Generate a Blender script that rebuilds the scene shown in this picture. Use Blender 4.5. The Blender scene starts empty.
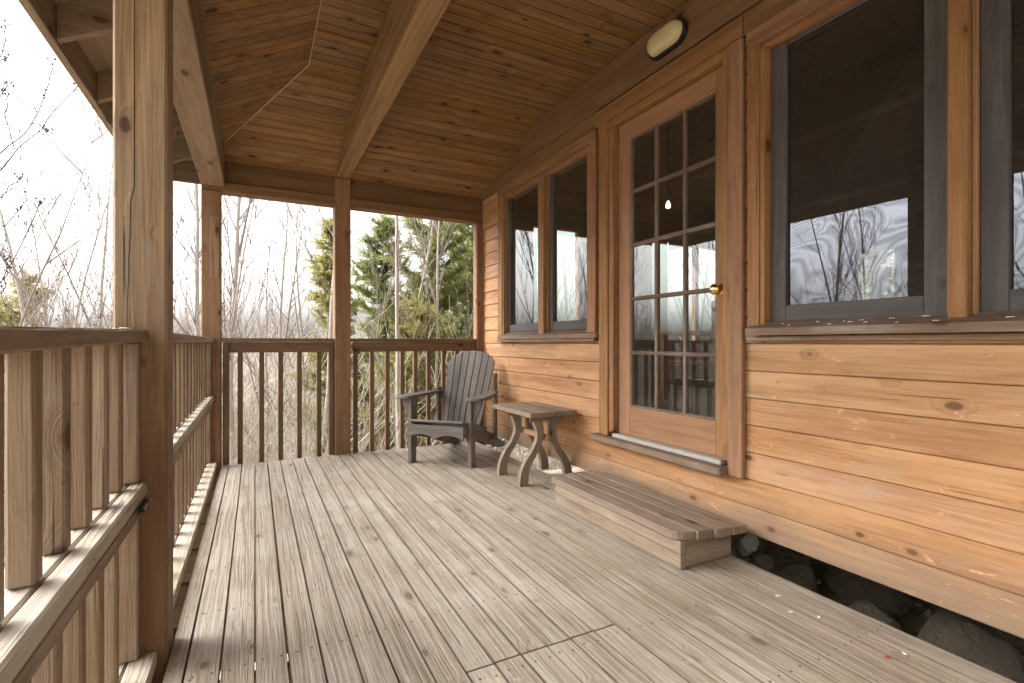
import bpy, math, random
from mathutils import Matrix, Vector
R = math.radians
rng = random.Random(7)
scene = bpy.context.scene
COL = scene.collection

# ------------------------------------------------------------------ mesh builder
class MB:
    def __init__(s):
        s.v = []; s.f = []; s.wc = []; s.rn = []; s.mi = []; s.sm = []
    def add(s, verts, faces, wcs=None, rnd=None, mat=0, smooth=False):
        b = len(s.v)
        r = rng.random() if rnd is None else rnd
        s.v += [tuple(p) for p in verts]
        s.wc += [tuple(w) for w in (wcs or verts)]
        s.rn += [r] * len(verts)
        for f in faces:
            s.f.append([b + i for i in f]); s.mi.append(mat); s.sm.append(smooth)
    @staticmethod
    def grain(pts, g, off=None):
        o = off or (rng.uniform(0, 40), rng.uniform(0, 40), rng.uniform(0, 40))
        k = {'x': (0, 1, 2), 'y': (1, 0, 2), 'z': (2, 0, 1)}[g]
        return [(p[k[0]] + o[0], p[k[1]] + o[1], p[k[2]] + o[2]) for p in pts]
    def box(s, a, b, g='x', ch=.003, mat=0, M=None, rnd=None, emat=None):
        lo = [min(a[i], b[i]) for i in range(3)]; hi = [max(a[i], b[i]) for i in range(3)]
        ch = min(ch, *[(hi[i] - lo[i]) * .3 for i in range(3)])
        c = [(lo[i] + hi[i]) / 2 for i in range(3)]
        idx = {}; vs = []
        for sx in (0, 1):
            for sy in (0, 1):
                for sz in (0, 1):
                    sg = (sx, sy, sz)
                    for ax in range(3):
                        p = []
                        for i in range(3):
                            e = hi[i] if sg[i] else lo[i]
                            if i != ax: e += -ch if sg[i] else ch
                            p.append(e)
                        idx[(sx, sy, sz, ax)] = len(vs); vs.append(p)
        fs = []
        for ax in range(3):
            o = [i for i in range(3) if i != ax]
            for sg in (0, 1):
                q = []
                for u, w in ((0, 0), (1, 0), (1, 1), (0, 1)):
                    k = [0, 0, 0]; k[ax] = sg; k[o[0]] = u; k[o[1]] = w
                    q.append(idx[(*k, ax)])
                fs.append(q)
            for u in (0, 1):
                for w in (0, 1):
                    q = []
                    for e, fx in ((0, o[0]), (1, o[0]), (1, o[1]), (0, o[1])):
                        k = [0, 0, 0]; k[ax] = e; k[o[0]] = u; k[o[1]] = w
                        q.append(idx[(*k, fx)])
                    fs.append(q)
        for sx in (0, 1):
            for sy in (0, 1):
                for sz in (0, 1):
                    fs.append([idx[(sx, sy, sz, i)] for i in range(3)])
        m0 = len(s.mi)
        s.conv(vs, fs, c, g, mat, M, rnd)
        if emat is not None:
            for i in range(m0, len(s.mi)):
                if not s._top(i): s.mi[i] = emat
    def _top(s, i):
        z = [s.v[j][2] for j in s.f[i]]
        return len(z) == 4 and max(z) - min(z) < 1e-6
    def conv(s, vs, fs, c, g, mat=0, M=None, rnd=None):
        out = []
        c = Vector(c)
        for f in fs:
            p = [Vector(vs[i]) for i in f]
            n = (p[1] - p[0]).cross(p[2] - p[0])
            m = sum(p, Vector()) / len(p)
            out.append(f if n.dot(m - c) > 0 else f[::-1])
        w = s.grain(vs, g)
        if M is not None: vs = [M @ Vector(p) for p in vs]
        s.add(vs, out, w, rnd, mat)
    def hexa(s, b4, t4, g='x', mat=0, rnd=None):
        vs = list(b4) + list(t4)
        c = [sum(p[i] for p in vs) / 8 for i in range(3)]
        s.conv(vs, [[0, 1, 2, 3], [4, 5, 6, 7], [0, 1, 5, 4], [1, 2, 6, 5], [2, 3, 7, 6], [3, 0, 4, 7]], c, g, mat, None, rnd)
    def prism(s, poly, z0, z1, M=None, g='x', mat=0, rnd=None, smooth=False):
        # polygon (counter-clockwise) in local xy, pushed along local z
        n = len(poly)
        vs = [(p[0], p[1], z0) for p in poly] + [(p[0], p[1], z1) for p in poly]
        fs = [list(range(n))[::-1], [n + i for i in range(n)]]
        fs += [[i, (i + 1) % n, n + (i + 1) % n, n + i] for i in range(n)]
        w = s.grain(vs, g)
        if M is not None: vs = [M @ Vector(p) for p in vs]
        s.add(vs, fs, w, rnd, mat, smooth)
    def tube(s, pts, rad, n=6, mat=0, rnd=None, cap=True, smooth=True):
        pts = [Vector(p) for p in pts]; vs = []; w = []
        L = 0; up = None
        o = rng.uniform(0, 30)
        for i, p in enumerate(pts):
            t = (pts[min(i + 1, len(pts) - 1)] - pts[max(i - 1, 0)])
            if t.length < 1e-9: t = Vector((0, 0, 1))
            t.normalize()
            if up is None:
                up = Vector((1, 0, 0)) if abs(t.x) < .8 else Vector((0, 1, 0))
            a = (up - t * up.dot(t)).normalized(); up = a; b = t.cross(a)
            if i: L += (p - pts[i - 1]).length
            for k in range(n):
                q = 2 * math.pi * k / n
                d = a * math.cos(q) + b * math.sin(q)
                vs.append(p + d * rad[i]); w.append((L + o, d.x * rad[i] + o, d.y * rad[i]))
        fs = []
        for i in range(len(pts) - 1):
            for k in range(n):
                k2 = (k + 1) % n
                fs.append([i * n + k, i * n + k2, (i + 1) * n + k2, (i + 1) * n + k])
        if cap and rad[-1] > .002:
            fs.append([(len(pts) - 1) * n + k for k in range(n)])
        s.add(vs, fs, w, rnd, mat, smooth)
    def lathe(s, prof, M, n=20, mat=0):
        vs = []; fs = []
        for (r, z) in prof:
            for k in range(n):
                q = 2 * math.pi * k / n
                vs.append(M @ Vector((r * math.cos(q), r * math.sin(q), z)))
        for i in range(len(prof) - 1):
            for k in range(n):
                k2 = (k + 1) % n
                fs.append([i * n + k, i * n + k2, (i + 1) * n + k2, (i + 1) * n + k])
        fs.append([(len(prof) - 1) * n + k for k in range(n)])
        fs.append([k for k in range(n)][::-1])
        s.add(vs, fs, None, None, mat, True)
    def build(s, name, mats, parent=None, loc=None, bevel=0):
        me = bpy.data.meshes.new(name)
        me.from_pydata(s.v, [], s.f)
        if not isinstance(mats, (list, tuple)): mats = [mats]
        for m in mats: me.materials.append(m)
        me.polygons.foreach_set('material_index', s.mi)
        me.polygons.foreach_set('use_smooth', s.sm)
        a = me.attributes.new('wc', 'FLOAT_VECTOR', 'POINT')
        a.data.foreach_set('vector', [c for w in s.wc for c in w])
        a = me.attributes.new('rnd', 'FLOAT', 'POINT')
        a.data.foreach_set('value', s.rn)
        me.update()
        o = bpy.data.objects.new(name, me); COL.objects.link(o)
        if parent: o.parent = parent
        if loc: o.location = loc
        if bevel:
            b = o.modifiers.new('edge', 'BEVEL'); b.width = bevel; b.segments = 2; b.limit_method = 'ANGLE'; b.angle_limit = R(40)
        return o

def tag(o, label=None, cat=None, group=None, kind=None):
    if label: o['label'] = label
    if cat: o['category'] = cat
    if group: o['group'] = group
    if kind: o['kind'] = kind
    return o
def empty(name, loc, rz=0, **k):
    o = bpy.data.objects.new(name, None); COL.objects.link(o)
    o.location = loc; o.rotation_euler = (0, 0, rz); o.empty_display_size = .1
    return tag(o, **k)
def copy_tree(o, parent=None):
    c = o.copy(); COL.objects.link(c); c.parent = parent
    for ch in list(o.children): copy_tree(ch, c)
    return c
def shade(ob):
    """children of an Empty are modelled in world space: undo the Empty's place"""
    bpy.context.view_layer.update()
    return ob

# ------------------------------------------------------------------ materials
def nt(name):
    m = bpy.data.materials.new(name); m.use_nodes = True
    t = m.node_tree; t.nodes.clear()
    out = t.nodes.new('ShaderNodeOutputMaterial')
    return m, t, out
class N:
    def __init__(s, t): s.t = t
    def new(s, k, **p):
        n = s.t.nodes.new(k)
        for a, b in p.items(): setattr(n, a, b)
        return n
    def link(s, a, b): s.t.links.new(a, b)
    def val(s, sock, v):
        if isinstance(v, bpy.types.NodeSocket): s.link(v, sock)
        else: sock.default_value = v
    def math(s, op, a, b=0.0, c=0.0, clamp=False):
        n = s.new('ShaderNodeMath', operation=op, use_clamp=clamp)
        s.val(n.inputs[0], a); s.val(n.inputs[1], b); s.val(n.inputs[2], c)
        return n.outputs[0]
    def vmul(s, v, k):
        n = s.new('ShaderNodeVectorMath', operation='MULTIPLY'); s.link(v, n.inputs[0]); n.inputs[1].default_value = k
        return n.outputs[0]
    def noise(s, v, scale=1., detail=2., rough=.5, dist=0.):
        n = s.new('ShaderNodeTexNoise'); s.link(v, n.inputs['Vector'])
        n.inputs['Scale'].default_value = scale; n.inputs['Detail'].default_value = detail
        n.inputs['Roughness'].default_value = rough; n.inputs['Distortion'].default_value = dist
        return n.outputs[0]
    def ss(s, x, a, b, lo=0., hi=1.):
        n = s.new('ShaderNodeMapRange', interpolation_type='SMOOTHSTEP')
        s.link(x, n.inputs[0]); n.inputs[1].default_value = a; n.inputs[2].default_value = b
        n.inputs[3].default_value = lo; n.inputs[4].default_value = hi
        return n.outputs[0]
    def mix(s, f, a, b, mode='MIX'):
        n = s.new('ShaderNodeMix', data_type='RGBA', blend_type=mode)
        s.val(n.inputs[0], f)
        for sock, v in ((n.inputs[6], a), (n.inputs[7], b)):
            if isinstance(v, bpy.types.NodeSocket): s.link(v, sock)
            else: sock.default_value = (*v, 1)
        return n.outputs[2]

def wood(name, base, dark, weather=None, wamt=0., knots=.6, rough=.7, vary=.3, gscale=1., green=0., streak=.5, spec=.3, bump=.35, knotcol=None, lowstain=None, specks=0., hv=1., contrast=1., scuff=0., blotch=.22, ksize=1.):
    """sawn softwood: growth rings and knots follow each board's own grain (attribute wc)"""
    m, t, out = nt(name); n = N(t)
    wc = n.new('ShaderNodeAttribute', attribute_name='wc').outputs['Vector']
    rn = n.new('ShaderNodeAttribute', attribute_name='rnd').outputs['Fac']
    geo = n.new('ShaderNodeNewGeometry').outputs['Position']
    # knots
    kv = n.vmul(wc, (4.6, 8.5, 8.5))
    vo = n.new('ShaderNodeTexVoronoi'); n.link(kv, vo.inputs['Vector']); vo.inputs['Scale'].default_value = 1; vo.inputs['Randomness'].default_value = 1
    kd = vo.outputs['Distance']
    sep = n.new('ShaderNodeSeparateColor'); n.link(vo.outputs['Color'], sep.inputs[0])
    keep = n.ss(sep.outputs[0], 1 - knots, 1 - knots + .05)
    nz = n.noise(n.vmul(wc, (60, 90, 90)), 1, 2)
    kdn = n.math('ADD', kd, n.math('MULTIPLY', n.math('SUBTRACT', nz, .5), .06))
    ksz = n.math('ADD', n.math('MULTIPLY', sep.outputs[1], .95 * ksize), .35 * ksize)
    kdn = n.math('DIVIDE', kdn, ksz); kd = n.math('DIVIDE', kd, ksz)
    kcore = n.math('MULTIPLY', n.ss(kdn, .10, .16, 1, 0), keep)
    khalo = n.math('MULTIPLY', n.ss(kd, .08, .40, 1, 0), keep)
    # warped grain
    warp = n.noise(n.vmul(wc, (1.3, 5, 5)), 1, 2)
    sx = n.new('ShaderNodeSeparateXYZ'); n.link(wc, sx.inputs[0])
    y = n.math('ADD', n.math('ADD', sx.outputs[1], n.math('MULTIPLY', warp, .07)), n.math('MULTIPLY', khalo, .045))
    cb = n.new('ShaderNodeCombineXYZ')
    n.val(cb.inputs[0], n.math('MULTIPLY', sx.outputs[0], 1.2)); n.val(cb.inputs[1], n.math('MULTIPLY', y, 75 * gscale)); n.val(cb.inputs[2], n.math('MULTIPLY', sx.outputs[2], 30 * gscale))
    ring = n.noise(cb.outputs[0], 1, 3, .6)
    ring = n.ss(ring, .35, .68)
    fine = n.noise(n.vmul(wc, (6, 330, 330)), 1, 2, .6)
    broad = n.noise(n.vmul(wc, (1.1, 12, 12)), 1, 3, .6)
    k = n.math('ADD', n.math('MULTIPLY', ring, .55 * streak / .5 * .6), n.math('MULTIPLY', n.ss(broad, .3, .75), .45))
    mid = n.noise(n.vmul(wc, (3.5, 120, 120)), 1, 3, .65)
    k = n.math('ADD', k, n.math('MULTIPLY', n.math('SUBTRACT', fine, .5), .45))
    k = n.math('ADD', k, n.math('MULTIPLY', n.math('SUBTRACT', mid, .5), .9))
    bl = n.noise(n.vmul(wc, (5, 11, 11)), 1, 5, .7)
    k = n.math('ADD', k, n.math('MULTIPLY', n.math('SUBTRACT', bl, .5), 2.2 * blotch), clamp=True)
    k = n.math('MULTIPLY', k, contrast, clamp=True)
    col = n.mix(k, base, dark)
    # per board tone
    tone = n.math('ADD', n.math('MULTIPLY', rn, vary), 1 - vary / 2)
    hs = n.new('ShaderNodeHueSaturation'); n.link(col, hs.inputs['Color']); n.link(tone, hs.inputs['Value'])
    rn2 = n.math('FRACT', n.math('MULTIPLY', rn, 7.31))
    n.link(n.math('ADD', n.math('MULTIPLY', rn2, .016 * hv), .5 - .008 * hv), hs.inputs['Hue'])
    n.link(n.math('ADD', n.math('MULTIPLY', n.math('FRACT', n.math('MULTIPLY', rn, 3.7)), .3 * hv), 1 - .15 * hv), hs.inputs['Saturation'])
    col = hs.outputs[0]
    # weathering in drifting patches
    if weather:
        pt = n.noise(geo, 1.7, 5, .65); st = n.noise(n.vmul(wc, (1.6, 26, 26)), 1, 4, .7)
        w = n.math('ADD', n.math('MULTIPLY', pt, .5), n.math('MULTIPLY', st, .5))
        w = n.ss(w, .62 - wamt * .35, .78 - wamt * .35)
        col = n.mix(n.math('MULTIPLY', w, .85), col, weather)
    if green:
        g = n.ss(n.noise(geo, 3.1, 5, .7), .5, .7)
        col = n.mix(n.math('MULTIPLY', g, green), col, (.17, .18, .085))
    if lowstain:
        sp = n.new('ShaderNodeSeparateXYZ'); n.link(geo, sp.inputs[0])
        e = n.math('ADD', sp.outputs[2], n.math('MULTIPLY', n.math('SUBTRACT', n.noise(n.vmul(geo, (3, 2.2, 12)), 1, 5, .7), .5), lowstain[3]))
        f = n.ss(e, lowstain[0], lowstain[1], lowstain[4], 0)
        col = n.mix(f, col, lowstain[2])
    col = n.mix(n.math('MULTIPLY', khalo, .38), col, n.mix(.5, dark, knotcol or (.06, .03, .015)))
    col = n.mix(n.math('MULTIPLY', kcore, .85), col, knotcol or (.07, .035, .018))
    if specks:
        dn = n.noise(geo, 38, 3, .6)
        col = n.mix(n.math('MULTIPLY', n.ss(dn, .66, .74), specks), col, (.03, .025, .018))
    if scuff:
        sn = n.noise(n.vmul(wc, (9, 16, 16)), 1, 6, .75, .6)
        col = n.mix(n.math('MULTIPLY', n.ss(sn, .615, .68), scuff), col, tuple(min(.8, c * 1.45 + .05) for c in base))
        sd = n.noise(n.vmul(wc, (14, 40, 40)), 1, 4, .7)
        col = n.mix(n.math('MULTIPLY', n.ss(sd, .66, .72), scuff * .7), col, tuple(c * .55 for c in dark))
    # drying checks
    ck = n.noise(n.vmul(wc, (1.2, 85, 85)), 1, 1, .5)
    ck = n.math('MULTIPLY', n.ss(ck, .69, .73), n.ss(n.noise(n.vmul(wc, (2.1, 4, 4)), 1, 1), .55, .65))
    col = n.mix(n.math('MULTIPLY', ck, .75), col, tuple(c * .22 for c in dark))
    bs = n.new('ShaderNodeBsdfPrincipled'); n.link(col, bs.inputs['Base Color'])
    n.val(bs.inputs['Roughness'], n.math('ADD', n.math('MULTIPLY', ring, .15), rough - .08))
    bs.inputs['Specular IOR Level'].default_value = spec
    hgt = n.math('SUBTRACT', n.math('ADD', n.math('MULTIPLY', ring, .5), n.math('MULTIPLY', mid, 1.1)), n.math('MULTIPLY', ck, 2.))
    hgt = n.math('ADD', hgt, n.math('MULTIPLY', broad, 1.2))
    bp = n.new('ShaderNodeBump'); bp.inputs['Strength'].default_value = bump; bp.inputs['Distance'].default_value = .004
    n.link(hgt, bp.inputs['Height']); n.link(bp.outputs[0], bs.inputs['Normal'])
    n.link(bs.outputs[0], out.inputs[0])
    return m

def plain(name, col, rough=.6, metal=0., noise=.25, scale=12, spec=.4, emit=None):
    m, t, out = nt(name); n = N(t)
    geo = n.new('ShaderNodeNewGeometry').outputs['Position']
    k = n.noise(geo, scale, 4, .6)
    c = n.mix(k, tuple(x * (1 - noise) for x in col), tuple(min(1, x * (1 + noise)) for x in col))
    b = n.new('ShaderNodeBsdfPrincipled'); n.link(c, b.inputs['Base Color'])
    b.inputs['Roughness'].default_value = rough; b.inputs['Metallic'].default_value = metal
    b.inputs['Specular IOR Level'].default_value = spec
    if emit:
        b.inputs['Emission Color'].default_value = (*emit[0], 1); b.inputs['Emission Strength'].default_value = emit[1]
    n.link(b.outputs[0], out.inputs[0])
    return m

def glass(name, tint=(1, 1, 1), refl=(1, 1, 1), moire=0., wavy=.0, boost=1., mesh=0.):
    m, t, out = nt(name); n = N(t)
    geo = n.new('ShaderNodeNewGeometry').outputs['Position']
    fr = n.new('ShaderNodeFresnel'); fr.inputs[0].default_value = 1.5
    front = n.math('SUBTRACT', 1., n.new('ShaderNodeNewGeometry').outputs['Backfacing'])
    tr = n.new('ShaderNodeBsdfTransparent'); tr.inputs[0].default_value = (*tint, 1)
    gl = n.new('ShaderNodeBsdfGlossy'); gl.inputs['Roughness'].default_value = .0
    if wavy:
        bp = n.new('ShaderNodeBump'); bp.inputs['Strength'].default_value = wavy; bp.inputs['Distance'].default_value = .01
        n.link(n.noise(geo, 5, 1), bp.inputs['Height']); n.link(bp.outputs[0], gl.inputs['Normal'])
    if moire:
        a = n.noise(n.vmul(geo, (1, 1.2, 1.5)), 2.4, 2, .4, .9)
        b = n.math('SINE', n.math('MULTIPLY', a, 120))
        b = n.math('ADD', n.math('MULTIPLY', b, .5 * moire), 1 - .5 * moire)
        c = n.mix(b, tuple(x * .45 for x in refl), refl)
        n.link(c, gl.inputs[0])
    else: gl.inputs[0].default_value = (*refl, 1)
    if mesh:
        df = n.new('ShaderNodeBsdfDiffuse'); df.inputs[0].default_value = (.22, .19, .165, 1)
        dn = n.math('ADD', n.math('MULTIPLY', n.noise(geo, 3, 4, .6), mesh), mesh * .5)
        m2 = n.new('ShaderNodeMixShader'); n.link(dn, m2.inputs[0]); n.link(tr.outputs[0], m2.inputs[1]); n.link(df.outputs[0], m2.inputs[2]); tr = m2
    mx = n.new('ShaderNodeMixShader')
    n.val(mx.inputs[0], n.math('MULTIPLY', n.math('MULTIPLY', fr.outputs[0], boost, clamp=True), front))
    n.link(tr.outputs[0], mx.inputs[1]); n.link(gl.outputs[0], mx.inputs[2]); n.link(mx.outputs[0], out.inputs[0])
    return m

def leafy(name, a, b, trans=.35):
    m, t, out = nt(name); n = N(t)
    rn = n.new('ShaderNodeAttribute', attribute_name='rnd').outputs['Fac']
    c = n.mix(rn, a, b)
    d = n.new('ShaderNodeBsdfDiffuse'); n.link(c, d.inputs[0])
    tl = n.new('ShaderNodeBsdfTranslucent'); n.link(c, tl.inputs[0])
    mx = n.new('ShaderNodeMixShader'); mx.inputs[0].default_value = trans
    n.link(d.outputs[0], mx.inputs[1]); n.link(tl.outputs[0], mx.inputs[2]); n.link(mx.outputs[0], out.inputs[0])
    return m

W = {}
W['siding'] = wood('cedar_siding', (.55, .31, .155), (.31, .145, .060), (.45, .32, .22), .26, knots=.8, ksize=.72, scuff=.5, blotch=.3, vary=.10, rough=.62, gscale=.6, streak=.55, hv=.35,
                   knotcol=(.12, .055, .025), lowstain=(.10, .34, (.22, .16, .115), .42, .75), bump=.5, contrast=1.15)
W['trim'] = wood('window_trim_wood', (.36, .19, .09), (.16, .076, .032), (.24, .17, .115), .25, scuff=.3, knots=.6, vary=.2, hv=.5, knotcol=(.06, .026, .012))
W['frieze'] = wood('shade_darkened_frieze_wood', (.24, .135, .063), (.12, .062, .027), (.17, .12, .07), .25, knots=.5, vary=.2, hv=.5, knotcol=(.04, .018, .008))  # trim wood with the shade of the upper wall put into its colour
W['door'] = wood('door_wood', (.38, .205, .105), (.24, .115, .055), (.27, .19, .13), .2, knots=.12, vary=.15, hv=.4, knotcol=(.10, .04, .018))
W['sash'] = wood('grey_sash_wood', (.105, .095, .092), (.06, .053, .05), (.14, .13, .125), .3, knots=.3, vary=.2, hv=.3, knotcol=(.02, .016, .012))
W['sill'] = wood('worn_sill_wood', (.24, .16, .105), (.13, .08, .05), (.31, .26, .21), .35, knots=.3, vary=.2, specks=.4, hv=.4)
W['muntin'] = wood('worn_muntin_wood', (.17, .115, .08), (.10, .065, .042), (.26, .22, .185), .4, knots=.0, vary=.4, hv=.5)
W['post'] = wood('post_wood', (.37, .245, .145), (.17, .10, .052), (.28, .22, .16), .30, knots=.95, scuff=.35, vary=.1, gscale=.5, hv=.4,
                 knotcol=(.06, .028, .014), lowstain=(.55, 1.16, (.145, .068, .027), .55, .72), bump=.6, contrast=1.1)
W['post_far'] = wood('far_post_wood', (.31, .172, .09), (.15, .078, .038), (.24, .17, .115), .2, knots=.7, vary=.15, gscale=.6, hv=.4, knotcol=(.05, .022, .01), bump=.5)
W['rail'] = wood('railing_wood', (.30, .21, .138), (.14, .09, .054), (.33, .27, .21), .35, knots=.55, vary=.35, hv=.6, knotcol=(.06, .03, .015), bump=.6, specks=.35)
W['raildark'] = wood('brown_railing_wood', (.20, .128, .078), (.115, .068, .038), (.24, .19, .14), .2, knots=.45, vary=.35, hv=.6, knotcol=(.05, .025, .012), bump=.5, specks=.3)
W['railtop'] = wood('railing_ledge_wood', (.42, .36, .28), (.26, .20, .145), (.50, .46, .40), .4, knots=.3, vary=.2, bump=.6, specks=.6, hv=.4)
W['deck'] = wood('weathered_deck_wood', (.44, .375, .298), (.215, .168, .12), (.48, .435, .37), .45, knots=.6, scuff=.35, vary=.14, green=.20, rough=.6, spec=.4, hv=.35,
                 knotcol=(.16, .11, .075), bump=.8, specks=.55, streak=.6, contrast=1.05)
W['deckedge'] = plain('shaded_grimy_board_edge', (.15, .118, .09), .85, 0, .35, 18)  # shade of the gaps, with some grime, put into the side and chamfer colour
W['ceil'] = wood('ceiling_board_wood', (.27, .145, .055), (.125, .058, .020), (.19, .105, .045), .2, knots=1., scuff=.4, blotch=.3, vary=.32, knotcol=(.022, .009, .004), rough=.6, hv=.5, contrast=1.1)
W['beam'] = wood('ceiling_beam_wood', (.34, .20, .09), (.165, .085, .034), (.24, .155, .082), .25, knots=.6, vary=.15, gscale=.6, knotcol=(.04, .018, .008), bump=.6, hv=.4, contrast=1.1)
W['header'] = wood('header_beam_wood', (.21, .118, .058), (.115, .06, .028), (.16, .11, .065), .25, knots=.55, vary=.15, knotcol=(.04, .018, .008), hv=.4)
W['sidebeam'] = wood('side_beam_wood', (.30, .20, .125), (.15, .095, .053), (.24, .19, .14), .25, knots=.6, vary=.15, gscale=.5, knotcol=(.05, .024, .011), hv=.4, bump=.5)
W['rafter'] = wood('rafter_wood', (.24, .165, .108), (.135, .088, .055), (.22, .185, .15), .3, knots=.6, vary=.3, hv=.5)
W['chair'] = wood('grey_chair_wood', (.20, .172, .152), (.105, .088, .076), (.30, .27, .245), .3, knots=.06, vary=.35, rough=.6, hv=.3)
W['table'] = wood('worn_table_wood', (.27, .21, .155), (.15, .108, .075), (.32, .29, .245), .4, knots=.3, vary=.25, knotcol=(.05, .03, .016), hv=.4)
W['step'] = wood('worn_step_wood', (.29, .22, .162), (.155, .108, .075), (.36, .31, .25), .35, knots=.6, vary=.2, knotcol=(.06, .035, .02), specks=.55, bump=.6, hv=.4, contrast=1.1)
W['plank'] = wood('indoor_plank_wood', (.26, .175, .105), (.16, .10, .055), None, 0, knots=.3, vary=.3)
W['seam'] = plain('pale_seam_wood', (.62, .44, .28), .6)
W['brass'] = plain('polished_brass', (.85, .58, .22), .16, 1., .05)
W['steel'] = plain('dull_steel', (.45, .45, .46), .35, 1., .2)
W['alu'] = plain('worn_pale_strip', (.42, .39, .35), .55, .1, .3, 30)
W['black'] = plain('black_iron', (.02, .018, .016), .5, .3, .2)
W['nail'] = plain('rusty_nail_head', (.075, .06, .05), .6, .2, .4, 40)
W['lens'] = plain('cream_plastic_lens', (.62, .52, .30), .35, 0, .08, 8)
W['flake'] = plain('pale_paint_flake', (.78, .73, .62), .8, 0, .15, 60)
W['redleaf'] = plain('red_brown_leaf', (.32, .07, .03), .7, 0, .3, 60)
W['crawl'] = plain('dark_foundation', (.06, .05, .04), .9, 0, .4, 5)
W['plaster'] = plain('indoor_plaster', (.30, .25, .19), .9, 0, .1, 3)
W['shingle'] = plain('roof_shingle', (.08, .075, .07), .9, 0, .4, 30)
W['glass'] = glass('window_glass', (.92, .95, .93), (.95, .97, 1), wavy=0, boost=1.9, mesh=.04)
W['screen'] = glass('screened_glass', (.70, .70, .70), (.74, .80, .92), moire=.75, wavy=0, boost=2.1, mesh=.09)
W['bark'] = plain('pale_grey_bark', (.46, .41, .37), .9, 0, .35, 25)
W['twig'] = plain('dark_twig_bark', (.30, .245, .22), .9, 0, .3, 20)
W['darktwig'] = plain('dark_budded_twig', (.10, .075, .075), .9, 0, .3, 20)
W['bud'] = plain('dark_bud', (.10, .055, .05), .8, 0, .3, 20)
W['brush'] = leafy('haze_pale_dry_stems', (.44, .39, .34), (.74, .69, .62), .15)  # dry stems, paled in colour to stand in for haze over the far wood
W['cedar'] = leafy('cedar_foliage', (.10, .125, .045), (.38, .39, .155), .45)
W['cedar_y'] = leafy('yellow_cedar_foliage', (.20, .205, .075), (.50, .46, .19), .45)
W['litter'] = plain('leaf_litter', (.30, .23, .165), .95, 0, .5, 6)

def rock_mat():
    m, t, out = nt('field_stone'); n = N(t)
    geo = n.new('ShaderNodeNewGeometry').outputs['Position']
    k = n.noise(geo, 6, 6, .7); mo = n.ss(n.noise(geo, 2.3, 4, .6), .5, .65)
    c = n.mix(k, (.09, .068, .048), (.34, .27, .20)); c = n.mix(n.math('MULTIPLY', mo, .6), c, (.13, .14, .06))
    b = n.new('ShaderNodeBsdfPrincipled'); n.link(c, b.inputs['Base Color']); b.inputs['Roughness'].default_value = .9
    bp = n.new('ShaderNodeBump'); bp.inputs['Distance'].default_value = .04; bp.inputs['Strength'].default_value = 1.
    n.link(n.noise(geo, 16, 8, .75), bp.inputs['Height']); n.link(bp.outputs[0], b.inputs['Normal'])
    n.link(b.outputs[0], out.inputs[0]); return m
W['rock'] = rock_mat()

# ------------------------------------------------------------------ key sizes (metres)
XW = 2.12          # outer face of the cabin's long wall
YF = 4.76          # face of the far posts
XI = -.25          # inner face of the left posts
ZF = 2.88          # flat ceiling
YC, XC = 3.58, .32 # where the ceiling starts to slope
def hipx(y): return XC - (y - YC) / 1.77
def zend(y): return ZF - .30 * (y - YC)
def zleft(x): return ZF - .53 * (XC - x)

# ------------------------------------------------------------------ terrain
def ground_z(x, y):
    dx = max(0, 1.9 - x); dy = max(0, y - 4.6)
    D = math.hypot(dx, dy)
    t = min(1, D / 4.5); t = t * t * (3 - 2 * t)
    z = -.42 - 2.0 * t
    z += .05 * math.sin(x * 1.7 + y) + .05 * math.sin(y * 2.3 - x * .8)
    if D > 6: z += .25 * math.sin(x * .21 + 1) * math.cos(y * .17)
    if D > 30: z -= min(1, (D - 30) / 60) * 4
    return z
def build_ground():
    m = MB()
    def axis():
        a = [i * .4 for i in range(-30, 41)]
        s = 1.; p = a[-1]
        while p < 900: p += s; a.append(p); s *= 1.35
        s = 1.; p = a[0]; b = []
        while p > -900: p -= s; b.append(p); s *= 1.35
        return b[::-1] + a
    xs = axis(); ys = axis()
    vs = [(x, y, ground_z(x, y)) for y in ys for x in xs]
    n = len(xs)
    fs = [[j * n + i, j * n + i + 1, (j + 1) * n + i + 1, (j + 1) * n + i] for j in range(len(ys) - 1) for i in range(n - 1)]
    m.add(vs, fs, None, .5, 0, True)
    mm, t, out = nt('forest_floor'); q = N(t)
    geo = q.new('ShaderNodeNewGeometry').outputs['Position']
    v = q.new('ShaderNodeTexVoronoi'); q.link(geo, v.inputs['Vector']); v.inputs['Scale'].default_value = 22
    sc = q.new('ShaderNodeSeparateColor'); q.link(v.outputs['Color'], sc.inputs[0])
    c = q.mix(sc.outputs[0], (.24, .18, .12), (.60, .52, .42))
    c = q.mix(q.ss(q.noise(geo, .8, 5, .65), .5, .64), c, (.14, .16, .05))
    b = q.new('ShaderNodeBsdfPrincipled'); q.link(c, b.inputs['Base Color']); b.inputs['Roughness'].default_value = .95
    bp = q.new('ShaderNodeBump'); bp.inputs['Distance'].default_value = .02; q.link(sc.outputs[1], bp.inputs['Height']); q.link(bp.outputs[0], b.inputs['Normal'])
    q.link(b.outputs[0], out.inputs[0])
    tag(m.build('ground', mm), kind='structure')
build_ground()

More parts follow.
